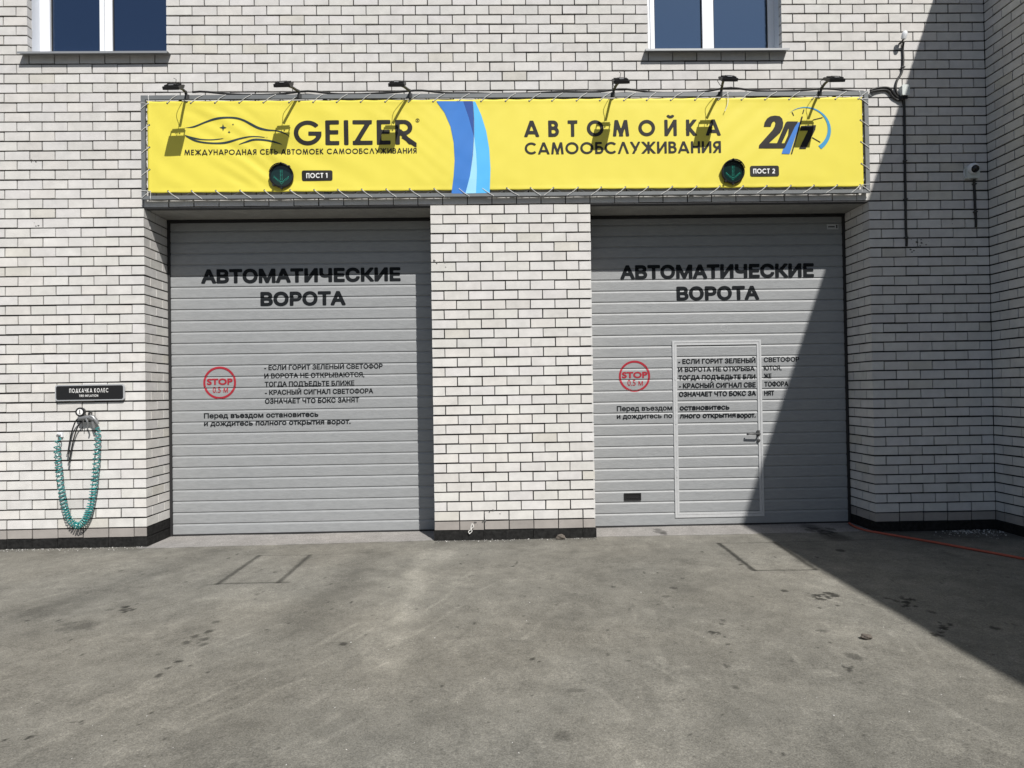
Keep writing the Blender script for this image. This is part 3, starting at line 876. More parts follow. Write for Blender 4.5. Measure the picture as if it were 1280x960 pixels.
def make_gate(which):
    left = which == 0
    X0, X1 = (XL + 0.004, XP0 - 0.0) if left else (XP1 + 0.0, XR - 0.004)
    zb, zt = -0.083, ZL - 0.035
    f, cuts = gate_fn(0.027 if left else 0.050)
    lab = 'left grey ribbed lifting gate, whole panel without a small door in it' if left else 'right grey ribbed lifting gate with a small wicket door in it'
    root = empty('sectional_gate', ((X0 + X1) / 2, YG, -0.1), lab, 'gate', 'lifting gates of the car wash')
    mb = MB()
    wd = (2.690, 3.645, 0.012, 1.970)            # wicket leaf x0 x1 z0 z1
    if left:
        panel_mesh(mb, X0 + 0.02, X1 + 0.05, zb, zt, f, cuts, YG, 0.4)
    else:
        panel_mesh(mb, X0 - 0.05, wd[0], zb, zt, f, cuts, YG, 1.7)
        panel_mesh(mb, wd[1], X1 - 0.02, zb, zt, f, cuts, YG, 1.7)
        panel_mesh(mb, wd[0], wd[1], wd[3], zt, f, cuts, YG, 1.7)
        panel_mesh(mb, wd[0], wd[1], zb, wd[2], f, cuts, YG, 1.7)
    mb.build('panel', M['gate'], root, recalc=False)
    # seals and track edge
    s = MB()
    if left: s.box((X0, YG - 0.014, -0.13), (X0 + 0.028, YG + 0.04, zt)); s.box((X1 + 0.02, YG - 0.014, -0.13), (X1 + 0.05, YG + 0.04, zt))
    else: s.box((X1 - 0.028, YG - 0.014, -0.13), (X1, YG + 0.04, zt)); s.box((X0 - 0.05, YG - 0.014, -0.13), (X0 - 0.02, YG + 0.04, zt))
    s.box((X0 - 0.01, YG - 0.016, zt - 0.004), (X1 + 0.01, YG + 0.04, ZL - 0.003))
    s.build('side_seal', M['rubber'], root)
    s = MB(); s.box((X0 + 0.03, YG - 0.006, -0.14), (X1 - 0.03, YG + 0.04, zb + 0.002)); s.build('bottom_seal', M['rubber'], root)
    yf = lambda x, z: YG + f(z) - 0.0028
    yf_on = lambda x, z: YG + f(z) - 0.0034
    C = CR(200, 260, 3.2, YG) if left else CR(730, 260, 3.2, YG)
    def line(t, xa, xb, ybase, capz, bold, material=M['letter'], parent=root, ref='Н'):
        a, b = C(xa, ybase), C(xb, ybase)
        text_on(t, a.x, b.x, a.z, capz / 3.2 / 111.1, yf, material, parent, bold, ref=ref)
    HV, MD = 0.066, 0.046
    if left:
        line('АВТОМАТИЧЕСКИЕ', 165, 963, 303, 57, HV); line('ВОРОТА', 402, 743, 393, 57, HV)
        for t, xa, xb, yb in (('- ЕСЛИ ГОРИТ ЗЕЛЕНЫЙ СВЕТОФОР', 417, 891, 649), ('И ВОРОТА НЕ ОТКРЫВАЮТСЯ,', 417, 818, 682), ('ТОГДА ПОДЪЕДЬТЕ БЛИЖЕ', 419, 778, 715),
                              ('- КРАСНЫЙ СИГНАЛ СВЕТОФОРА', 420, 853, 748), ('ОЗНАЧАЕТ ЧТО БОКС ЗАНЯТ', 420, 797, 783)):
            line(t, xa, xb, yb, 20, MD)
        line('Перед въездом остановитесь', 176, 634, 842, 21, MD); line('и дождитесь полного открытия ворот.', 176, 763, 873, 21, MD)
        sc, sr = C(239, 699), 64.5 / 3.2 / 111.1
        sa, sb, sbase = 188, 291, 708; na, nb, nbase = 211, 272, 739
    else:
        line('АВТОМАТИЧЕСКИЕ', 145, 920, 286, 57, HV); line('ВОРОТА', 370, 701, 371, 57, HV)
        for t, xa, xb, yb in (('- ЕСЛИ ГОРИТ ЗЕЛЕНЫЙ', 377, 686, 624), ('СВЕТОФОР', 719, 861, 617), ('И ВОРОТА НЕ ОТКРЫВА', 377, 683, 656), ('ЮТСЯ,', 719, 790, 650),
                              ('ТОГДА ПОДЪЕДЬТЕ БЛИ', 378, 686, 689), ('ЖЕ', 719, 750, 682), ('- КРАСНЫЙ СИГНАЛ СВЕ', 380, 687, 721), ('ТОФОРА', 721, 817, 714),
                              ('ОЗНАЧАЕТ ЧТО БОКС ЗА', 380, 688, 755), ('НЯТ', 721, 761, 750)):
            line(t, xa, xb, yb, 20, MD)
        line('Перед въездом', 131, 353, 813, 21, MD); line('остановитесь', 383, 582, 809, 21, MD, ref='Н')
        line('и дождитесь по', 131, 353, 844, 21, MD); line('лного открытия', 383, 607, 841, 21, MD); line('ворот.', 612, 687, 839, 21, MD)
        sc, sr = C(202, 673), 63 / 3.2 / 111.1
        sa, sb, sbase = 152, 254, 681; na, nb, nbase = 174, 236, 711
    m_ = MB(); ring(m_, (sc.x, sc.z), sr * 0.87, sr, yf)
    m_.build('stop_ring', M['redv'], root)
    line('STOP', sa, sb, sbase, 25, 0.06, M['redv'], ref='H'); line('0.5 м', na, nb, nbase, 23, 0.012, M['redv'], ref='H')
    # maker's plate, upper right
    pc = px(530.5, 291.5, YG) if left else px(1040.5, 283.5, YG)
    w, h = (0.068, 0.030) if left else (0.066, 0.030)
    m_ = MB(); m_.box((pc.x - w, YG - 0.006, pc.z - h), (pc.x + w, YG - 0.0032, pc.z + h))
    pt = m_.build('small_plate', M['gate'] if left else M['alu'], root)
    if not left:
        m_ = MB()
        m_.box((pc.x - w * .8, YG - 0.0072, pc.z - h * .25), (pc.x + w * .35, YG - 0.0061, pc.z + h * .15)); m_.box((pc.x + w * .62, YG - 0.0072, pc.z - h * .6), (pc.x + w * .82, YG - 0.0061, pc.z + h * .7))
        m_.build('plate_print', M['letter'], pt)
        # --- wicket door
        wm = MB(); panel_mesh(wm, wd[0] + 0.012, wd[1] - 0.012, wd[2] + 0.01, wd[3] - 0.01, f, cuts, YG + 0.0015, 3.1)
        leaf = wm.build('wicket_door', M['gate'], root)
        def frm(x0, x1, z0, z1, w0, w1, wt, wb, y0, y1, name, par, mt):
            b_ = MB(); b_.box((x0, y0, z0), (x0 + w0, y1, z1)); b_.box((x1 - w1, y0, z0), (x1, y1, z1))
            b_.box((x0 + w0, y0, z1 - wt), (x1 - w1, y1, z1)); b_.box((x0 + w0, y0, z0), (x1 - w1, y1, z0 + wb))
            return b_.build(name, mt, par)
        frm(2.660, 3.672, -0.004, 1.992, 0.022, 0.022, 0.022, 0.030, YG - 0.010, YG + 0.02, 'wicket_frame', root, M['alu'])
        frm(2.6845, 3.6475, 0.029, 1.967, 0.024, 0.024, 0.026, 0.024, YG - 0.0065, YG + 0.02, 'leaf_frame', leaf, M['alu'])
        for zz in (0.45, 0.53, 1.05, 1.55):
            s = MB(); s.box((2.676, YG - 0.0125, zz), (2.692, YG - 0.009, zz + 0.035)); s.build('hinge', M['alu'], leaf)
        # lever handle and lock
        hb = MB(); hx, hz = 3.622, 0.926
        hb.box((hx - 0.016, YG - 0.012, hz - 0.025), (hx + 0.016, YG - 0.004, hz + 0.04))
        hb.tube([(hx, YG - 0.006, hz), (hx, YG - 0.05, hz), (hx - 0.012, YG - 0.06, hz), (hx - 0.12, YG - 0.06, hz + 0.004), (hx - 0.135, YG - 0.058, hz), (hx - 0.14, YG - 0.04, hz - 0.003)], 0.0095, 8)
        hb.build('handle', M['armsteel'], leaf, smooth=True)
        hb = MB(); hb.lathe([(0.018, 0), (0.018, 0.012), (0.012, 0.014)], (hx, YG - 0.003, hz - 0.075), (0, -1, 0), 16); hb.build('lock', M['armsteel'], leaf, smooth=True)
        # recessed lift grip
        gr = MB(); a0, a1, b0, b1 = 2.083, 2.276, 0.200, 0.282
        for q in (((a0, b0), (a0 + 0.014, b1)), ((a1 - 0.014, b0), (a1, b1)), ((a0 + 0.014, b0), (a1 - 0.014, b0 + 0.014)), ((a0 + 0.014, b1 - 0.014), (a1 - 0.014, b1))):
            gr.box((q[0][0], YG - 0.012, q[0][1]), (q[1][0], YG + 0.012, q[1][1]))
        gr.box((a0 + 0.012, YG - 0.0045, b0 + 0.012), (a1 - 0.012, YG + 0.004, b1 - 0.012)); gr.box((a0 + 0.03, YG - 0.009, b0 + 0.022), (a1 - 0.03, YG - 0.004, b0 + 0.032))
        gr.build('lift_grip', M['blackp'], root)
        m_ = MB(); pc = px(905, 410, YG); ring(m_, (pc.x, pc.z), 0.035, 0.038, lambda x, z: YG + f(z) - 0.003, 32, 1); m_.build('round_mark', M['alu'], root)
    return root
make_gate(0); make_gate(1)

# ------------------------------------------------------------------ banner sign
sign = empty('banner_sign', (0.84, -0.03, 3.5), 'long yellow car wash banner laced into a grey frame above both gates', 'sign')
FX0, FX1, FZ0, FZ1 = -2.972, 4.652, 3.492, 4.572
YB = -0.047
fr = MB(); tw = 0.043
y0_, y1_, th_ = -0.056, -0.034, 0.036
fr.box((FX0, y0_, FZ0), (FX0 + tw, y1_, FZ1)); fr.box((FX1 - tw, y0_, FZ0), (FX1, y1_, FZ1))
fr.box((FX0 + tw, y0_, FZ1 - tw), (FX1 - tw, y1_, FZ1)); fr.box((FX0 + tw, y0_, FZ0), (FX1 - tw, y1_, FZ0 + th_))
for x in (-1.1, 0.85, 2.75): fr.box((x, -0.033, FZ0 + 0.002), (x + tw, -0.013, FZ1 - 0.002))
for x in (-2.6, -0.2, 2.1, 4.3):
    fr.box((x, -0.0345, FZ1 - tw + 0.005), (x + 0.03, 0.012, FZ1 - tw + 0.035))
fr.build('frame', M['frame'], sign)
BX0, BX1, BZ0, BZ1 = -2.906, 4.583, 3.557, 4.508
def wrinkle(x, z):
    u = (x - BX0) / (BX1 - BX0); v = (z - BZ0) / (BZ1 - BZ0)
    e = max(0.0, min(1.0, min(v, 1 - v) / 0.12)) * max(0.0, min(1.0, min(u, 1 - u) / 0.015))
    dl = math.exp(-((x + 1.9) / 1.5) ** 2); dr = 0.28 + 0.3 * math.exp(-((x - 4.3) / 0.7) ** 2)
    w = (0.0036 * dl + 0.0009 * dr) * math.sin((x * 0.72 + z) * 17.0 + 1.3 * math.sin(x * 2.3) + 0.8 * math.sin(z * 5)) * (0.35 + 0.65 * math.sin(x * 1.7 + 0.6) ** 2)
    w += 0.0024 * dl * math.sin((x * 0.62 + z * 0.9) * 44 + 2 * math.sin(x * 4.1)) * max(0, math.sin(x * 3.3 + z * 2)) + 0.0008 * math.sin((x * 0.9 - z * 0.8) * 31 + 3 * math.sin(x * 2.7)) * max(0, math.sin(x * 2.1 + 1))
    w += 0.0034 * math.sin(x * 1.9 + 1) * math.sin(z * 3.0)
    w += 0.0034 * math.sin(x * 25.4 + 0.4) * math.exp(-min(v, 1 - v) / 0.09)
    return YB - 0.006 + w * e
cl = MB(); nxs, nzs = 420, 70
xl = np.linspace(BX0, BX1, nxs + 1); zl = np.linspace(BZ0, BZ1, nzs + 1)
for z in zl:
    for x in xl:
        edge = 0.0025 * math.sin(x * 25.4) if z in (zl[0], zl[-1]) else 0
        hem = -0.0012 if min(z - BZ0, BZ1 - z, x - BX0, BX1 - x) < 0.035 else 0
        cl.v.append((x, wrinkle(x, z) + hem, z + edge))
for j in range(nzs):
    for i in range(nxs):
        a = j * (nxs + 1) + i; cl.f.append((a, a + 1, a + nxs + 2, a + nxs + 1)); cl.c.append(None)
cloth = cl.build('banner_cloth', M['cloth'], sign, smooth=True)
cloth.data.shade_smooth()
sol = cloth.modifiers.new('thickness', 'SOLIDIFY'); sol.thickness = 0.0012; sol.offset = -1
yb1 = lambda x, z: wrinkle(x, z) - 0.0035
yb2 = lambda x, z: wrinkle(x, z) - 0.0042
yb3 = lambda x, z: wrinkle(x, z) - 0.0049
SB = 870.0 / 7.247
def btext(s, xa, xb, base, cap, t, gap, material=None, yf=yb1, word=0.42, par=None):
    """xa, xb, base, cap in photo pixels on the banner plane"""
    a, b = px(xa, base, YB), px(xb, base, YB)
    w = b.x - a.x; cz = cap / SB
    xs, zs, F = field_text(s, w, cz, t, gap, word)
    return field_mesh('lettering', xs, zs, F, a.x, a.z, yf, material or M['ink'], par or cloth)
btext('GEIZER', 367.8, 516.5, 182.0, 31.0, 0.165, 0.15)
# the long leg of the last letter
def bpoly(pts, material, name='lettering', yf=yb1, crop=None, smooth=0, res=None, par=None):
    P = [px(crop[0] + x / crop[2], crop[1] + y / crop[2], YB) for x, y in pts]
    Q = [(p.x, p.z) for p in P]
    if smooth: Q = [tuple(q) for q in cat_rom(Q, smooth, True)]
    d = max(max(q[0] for q in Q) - min(q[0] for q in Q), max(q[1] for q in Q) - min(q[1] for q in Q))
    xs, zs, F = field_poly([Q], res or max(0.003, d / 160))
    return field_mesh(name, xs, zs, F, 0, 0, yf, material, par or cloth)
K2 = (160, 80, 3.2)
bpoly([(1093, 296), (1113, 288), (1155, 317), (1155, 333), (1148, 333)], M['ink'], crop=K2)
btext('МЕЖДУНАРОДНАЯ СЕТЬ АВТОМОЕК САМООБСЛУЖИВАНИЯ', 231, 521, 194.2, 6.7, 0.165, 0.15)
btext('АВТОМОЙКА', 655.6, 900.3, 171.6, 20.6, 0.20, 0.56)
btext('САМООБСЛУЖИВАНИЯ', 656, 901, 193.3, 15.0, 0.175, 0.13)
a_ = px(522.0, 150.8, YB)
mr = MB()
def flat_ring(mb, c, r0, r1, yf, n=40):
    for k in range(n):
        t0, t1 = 2 * math.pi * k / n, 2 * math.pi * (k + 1) / n
        mb.quad(*[(c[0] + q * math.cos(a), yf(c[0], c[1]), c[1] + q * math.sin(a)) for q, a in ((r0, t0), (r1, t0), (r1, t1), (r0, t1))])
flat_ring(mr, (a_.x, a_.z), 0.015, 0.020, yb1); mr.build('registered_mark', M['ink'], cloth)
xs, zs, F = field_text('R', 0.011, 0.018, 0.2, 0.1); field_mesh('registered_mark', xs, zs, F, a_.x - 0.0055, a_.z - 0.009, yb1, M['ink'], cloth)
# car outline strokes (crop at 200,130 scale 7.111)
KC = (200, 130, 1280 / 180)
bpoly([(200, 213), (260, 208), (330, 188), (400, 158), (470, 132), (540, 119), (620, 115), (690, 121), (755, 142), (820, 175), (880, 205), (960, 226), (1030, 234), (1100, 252), (1145, 283), (1165, 318), (1140, 285), (1095, 262), (1030, 243), (950, 240), (880, 226), (815, 195), (750, 158), (690, 137), (620, 131), (545, 136), (475, 148), (405, 172), (340, 198), (290, 213)], M['ink_teal'], 'car_outline', crop=KC, smooth=5)
bpoly([(225, 285), (300, 330), (380, 350), (470, 358), (560, 357), (640, 340), (720, 315), (800, 298), (880, 296), (970, 303), (880, 288), (800, 289), (715, 302), (630, 326), (555, 340), (470, 344), (385, 337), (310, 318)], M['ink_teal'], 'car_outline', crop=KC, smooth=5)
bpoly([(215, 275), (290, 308), (370, 322), (460, 324), (535, 315), (575, 306), (520, 310), (455, 316), (375, 313), (295, 297)], M['ink_teal'], 'car_outline', crop=KC, smooth=5)
bpoly([(700, 364), (760, 335), (820, 315), (880, 309), (960, 318), (1030, 335), (1090, 362), (1030, 350), (960, 333), (885, 327), (825, 330), (765, 347)], M['ink_teal'], 'car_outline', crop=KC, smooth=5)
def star(cx, cy, r):
    out = []
    for k in range(8):
        q = r if k % 2 == 0 else r * 0.34
        out.append((cx + q * math.sin(k * math.pi / 4), cy - q * math.cos(k * math.pi / 4)))
    return out
for c_ in ((563, 212, 33), (653, 185, 11), (617, 252, 15)):
    bpoly(star(*c_), M['ink_teal'], 'sparkle', crop=KC, res=0.003)
# blue ribbon between the two halves
KW = (500, 80, 3.2)
bpoly([(145, 150), (178, 195), (202, 250), (215, 315), (219, 385), (215, 450), (206, 519), (262, 519), (280, 450), (291, 370), (296, 290), (275, 215), (253, 150)], M['blue'], 'blue_ribbon', crop=KW)
bpoly([(253, 150), (275, 215), (296, 292), (296, 220), (291, 150)], M['navy'], 'navy_ribbon', yf=yb2, crop=KW)
bpoly([(292, 150), (301, 152), (325, 205), (345, 270), (357, 340), (362, 420), (359, 517), (304, 518), (308, 430), (305, 360), (297, 290), (297, 220)], M['sky'], 'light_blue_ribbon', yf=yb2, crop=KW)
bpoly([(297, 290), (305, 360), (308, 430), (304, 518), (262, 519), (280, 450), (292, 370)], M['pale'], 'pale_ribbon', yf=yb3, crop=KW)
# 24/7 dial (crop at 920,110 scale 7.382)
KD = (920, 110, 1255 / 170)
bpoly([(254, 360), (262, 318), (285, 283), (315, 264), (355, 257), (400, 262), (424, 285), (433, 325), (428, 370), (405, 415), (300, 512), (375, 512), (455, 322), (470, 311), (570, 311), (452, 560), (207, 560), (210, 530), (335, 390), (355, 355), (362, 325), (352, 308), (336, 316), (325, 335), (318, 360)], M['ink'], 'clock_lettering', crop=KD)
bpoly([(418, 513), (443, 513), (476, 440), (482, 375)], M['cloth'], 'clock_lettering', yf=yb2, crop=KD)
bpoly([(417, 610), (490, 612), (590, 320), (570, 318), (540, 360), (445, 560), (432, 562)], M['blue'], 'clock_lettering', yf=yb2, crop=KD)
bpoly([(503, 612), (514, 612), (613, 270), (605, 262), (600, 268)], M['ink'], 'clock_lettering', yf=lambda x, z: yb3(x, z) - 0.0007, crop=KD)
bpoly([(608, 240), (617, 242), (629, 201), (620, 199)], M['ink'], 'clock_lettering', crop=KD)
bpoly([(598, 352), (735, 345), (728, 388), (640, 565), (577, 565), (660, 397), (585, 397)], M['ink'], 'clock_lettering', crop=KD)
bpoly([(510, 225), (517, 222), (534, 256), (527, 260)], M['ink'], 'clock_dial', crop=KD)
bpoly([(704, 294), (796, 271), (797, 279), (706, 301)], M['ink'], 'clock_dial', crop=KD)
bpoly([(700, 455), (777, 500), (773, 507), (697, 463)], M['ink'], 'clock_dial', crop=KD)
def dial():
    out, inn = [], []
    for k in range(61):
        u = k / 60
        th = R(140 + (-52 - 140) * u)
        ro = 1.0; wi = 0.014 + 0.175 * u ** 1.4
        cx, cy, Rr = 640, 395, 232
        out.append((cx + Rr * math.cos(th) * (0.98 if u < .5 else 1), cy - Rr * 0.94 * math.sin(th)))
        inn.append((cx + Rr * (ro - wi) * math.cos(th), cy - Rr * 0.94 * (ro - wi * 0.95) * math.sin(th)))
    return out + inn[::-1]
bpoly(dial(), M['dialblue'], 'clock_dial', crop=KD, res=0.0045)
# bay number plates printed on the banner
def rrect(x0, x1, z0, z1, r, n=6):
    out = []
    for cx, cz, a0 in ((x1 - r, z1 - r, 0), (x0 + r, z1 - r, 90), (x0 + r, z0 + r, 180), (x1 - r, z0 + r, 270)):
        for k in range(n + 1):
            a = R(a0 + 90 * k / n); out.append((cx + r * math.cos(a), cz + r * math.sin(a)))
    return out
M['inkwhite'] = mat('banner_white_ink', (0.78, 0.78, 0.77), 0.5)
for (xa, xb, yt, yb_, t, ta, tb) in ((377.5, 415.8, 213.2, 226.2, 'ПОСТ 1', 383.0, 409.5), (937.2, 973.0, 207.6, 221.0, 'ПОСТ 2', 941.0, 968.3)):
    a, b = px(xa, yb_, YB), px(xb, yt, YB)
    z0, z1 = px((xa + xb) / 2, yb_, YB).z, px((xa + xb) / 2, yt, YB).z
    xs, zs, F = field_poly([rrect(a.x, b.x, z0, z1, 0.02)], 0.0035)
    pt = field_mesh('bay_label', xs, zs, F, 0, 0, yb1, M['ink'], cloth)
    w = px(tb, 217, YB).x - px(ta, 217, YB).x
    xs, zs, F = field_text(t, w, 0.052, 0.19, 0.14)
    field_mesh('bay_lettering', xs, zs, F, px(ta, 217, YB).x, (z0 + z1) / 2 - 0.026, yb2, M['inkwhite'], sign)
# lacing: white cord from eyelet to frame and back
co_ = MB()
def eyelet(x, z):
    ey = MB(); ey.lathe([(0.010, 0), (0.010, 0.0035), (0.005, 0.004)], (x, wrinkle(x, z) + 0.001, z), (0, -1, 0), 8); ey.build('eyelet', M['armsteel'], sign)
n = 30; CRD = 0.0030
tops = [BX0 + 0.20 + k * (BX1 - BX0 - 0.23) / (n - 1) + random.uniform(-.008, .008) for k in range(n)]
def lace(pts_): co_.tube(pts_, CRD, 5)
for row, zz in ((1, BZ1 - 0.018), (-1, BZ0 + 0.018)):
    zo = FZ1 if row > 0 else FZ0
    runs = [tops] if row > 0 else [[x for x in tops if x < 1.1], [x for x in tops if x >= 1.1][::-1]]
    for rn, run in enumerate(runs):
        dirn = -1 if rn == 1 else 1
        chain = []
        for i, x in enumerate(run):
            eyelet(x, zz)
            lean = dirn * 0.11 * random.uniform(0.85, 1.15)
            y0 = wrinkle(x, zz) - 0.003
            chain += [(x, YB + 0.012, zz - 0.002 * row), (x, y0 - 0.002, zz), (x + lean * 0.5, -0.0615, (zz + zo) / 2 + 0.004 * row), (x + lean, -0.0595, zo - 0.003 * row), (x + lean + 0.002, -0.050, zo + 0.0035 * row),
                      (x + lean, -0.038, zo + 0.0035 * row), (x + lean + dirn * 0.004, -0.0300, zo - 0.008 * row), (x + lean + dirn * 0.05, -0.0295, zo - 0.036 * row)]
        lace(chain)
for side, xx, xo in ((-1, BX0 + 0.018, FX0), (1, BX1 - 0.018, FX1)):
    chain = []
    for i in range(5):
        z = BZ0 + 0.012 + (4 - i) * (BZ1 - BZ0 - 0.024) / 4
        if 0 < i < 4: eyelet(xx, z)
        y0 = wrinkle(xx, z) - 0.003
        dz = -0.065
        chain += [(xx - side * 0.002, YB + 0.010, z), (xx, y0 - 0.002, z), ((xx + xo) / 2, -0.0615, z + dz * 0.5), (xo - side * 0.003, -0.0595, z + dz), (xo + side * 0.0035, -0.05, z + dz), (xo + side * 0.0035, -0.038, z + dz), (xo - side * 0.008, -0.0300, z + dz - 0.006)]
    lace(chain)
for x, zz, zo in ((BX0 + 0.018, BZ1 - 0.02, FZ1), (BX1 - 0.02, BZ1 - 0.02, FZ1), (BX0 + 0.03, BZ0 + 0.02, FZ0), (BX1 - 0.02, BZ0 + 0.02, FZ0)):
    s_ = 1 if zo > zz else -1
    xe = FX0 - 0.003 if x < 0 else FX1 + 0.003
    lace([(x, -0.038, zo + 0.004 * s_), (x - 0.004, -0.052, zo + 0.004 * s_), (x - 0.004, -0.060, zo - 0.01 * s_), (x, YB - 0.011, zz), (xe, -0.059, zz + 0.004), (xe, -0.036, zz)])
co_.build('lacing_cord', M['cord'], sign)
# a loose cord end beside the fifth lamp
le = MB(); pts = [px(*q, YB - 0.03) for q in ((909, 114.5), (910, 122), (909.5, 130), (906, 139))]
le.tube(cat_rom(pts, 6), 0.0035, 5); le.build('loose_cord_end', M['cord'], sign)

# ------------------------------------------------------------------ floodlights
LA = [((234.5, 121), -2.470, 4.500), ((375, 118.5), -1.392, 4.520), ((513, 118), -0.272, 4.518), ((766, 116), 1.953, 4.535), ((900, 114), 3.036, 4.552), ((1024, 114), 4.112, 4.540)]
lamp_labels = ['small black floodlight at the left end of the banner beside the car drawing',
    'small black floodlight whose shadow falls between the car drawing and the first black letter',
    'small black floodlight whose shadow falls on the last letters before the blue ribbon',
    'small black floodlight whose shadow falls on the middle of the upper right-hand word',
    'small black floodlight with a hanging wire beside the loose white cord end',
    'small black floodlight at the right end of the banner above the clock']
for k, ((rx, ry), hx, hz) in enumerate(LA):
    rp = px(rx, ry, YB)
    root = empty('floodlight', (rp.x, -0.06, FZ1), lamp_labels[k], 'lamp', 'floodlights along the top of the banner')
    hc = Vector((hx, -0.410, hz))
    arm = MB()
    a0 = Vector((rp.x, -0.066, FZ1 - 0.05)); a1 = Vector((rp.x + (0.004 if k > 2 else -0.002), -0.085, FZ1 + 0.018))
    tilt = random.uniform(-0.01, 0.01)
    hin = hc + Vector((0.0 + tilt, 0.115, 0.042))
    arm.tube([a0, a0 + Vector((0, -0.006, 0.03)), a1, a1.lerp(hin, 0.5) + Vector((0, 0, 0.010)), hin], [0.0150, 0.0150, 0.0150, 0.0135, 0.0135], 6)
    arm.box((rp.x - 0.022, -0.064, FZ1 - 0.052), (rp.x + 0.022, -0.0565, FZ1 + 0.002))
    arm.build('arm', M['armsteel'], root, smooth=True)
    # housing: flat finned box, long axis u pointing to the viewer and slightly down, v across
    u = Vector((-0.012 + 0.02 * random.uniform(-1, 1), -0.85, -0.52)).normalized(); v = Vector((1, 0.02 * random.uniform(-1, 1), 0.03 * random.uniform(-1, 1))).normalized()
    w = u.cross(v).normalized()
    if w.z < 0: w = -w
    h = MB()
    def hbox(c0, du, dv, dw, mb):
        P = [c0 + u * a * du + v * b * dv + w * c2 * dw for a, b, c2 in ((-1, -1, -1), (1, -1, -1), (1, 1, -1), (-1, 1, -1), (-1, -1, 1), (1, -1, 1), (1, 1, 1), (-1, 1, 1))]
        n_ = len(mb.v); mb.v += [tuple(p) for p in P]
        for q in ((0, 1, 5, 4), (1, 2, 6, 5), (2, 3, 7, 6), (3, 0, 4, 7), (4, 5, 6, 7), (3, 2, 1, 0)): mb.f.append(tuple(n_ + z for z in q)); mb.c.append(None)
    hbox(hc + u * 0.012, 0.068, 0.080, 0.015, h)
    for j in range(7): hbox(hc + u * (0.012 - 0.048 + 0.016 * j) + w * 0.0205, 0.0025, 0.066, 0.0062, h)
    hbox(hc + u * 0.012 + w * 0.020, 0.028, 0.032, 0.012, h)
    h.build('housing', M['lampbody'], root, recalc=True)
    gl = MB(); hbox(hc + u * 0.012 - w * 0.0162, 0.056, 0.066, 0.0016, gl); gl.build('lamp_glass', M['glasslamp'], root, recalc=True)
    lbm = MB(); hbox(hc + u * 0.056 + w * 0.0278, 0.010, 0.022, 0.0016, lbm); lbm.build('rating_label', M['silver'], root, recalc=True)
    br = MB(); hbox(hc - u * 0.090, 0.013, 0.064, 0.006, br)
    for s_ in (-1, 1): hbox(hc - u * 0.066 + v * s_ * 0.070, 0.026, 0.004, 0.007, br)
    hbox(hc - u * 0.078 + v * 0.02, 0.012, 0.006, 0.006, br)
    br.build('bracket', M['armsteel'], root, recalc=True)
    wr = MB()
    e0 = a1 + Vector((0.010, 0.0, 0.012)); sag = (-0.022 if k in (0, 4, 5) else -0.012)
    pts = cat_rom([e0, e0.lerp(hin, 0.35) + Vector((-0.018 + sag, 0, 0.018)), e0.lerp(hin, 0.7) + Vector((-0.035 + sag, 0, 0.02)), hin + Vector((-0.012, 0, 0.012)), hc - u * 0.05 + w * 0.02], 6)
    wr.tube(pts, 0.0032, 5)
    if k in (0, 3): wr.tube([hc - u * 0.06 + w * 0.02, hc - u * 0.07 + w * 0.06 + v * 0.012, hc - u * 0.06 + w * 0.075 - v * 0.006], 0.003, 5)
    wr.build('lamp_wire', M['cable'], root)

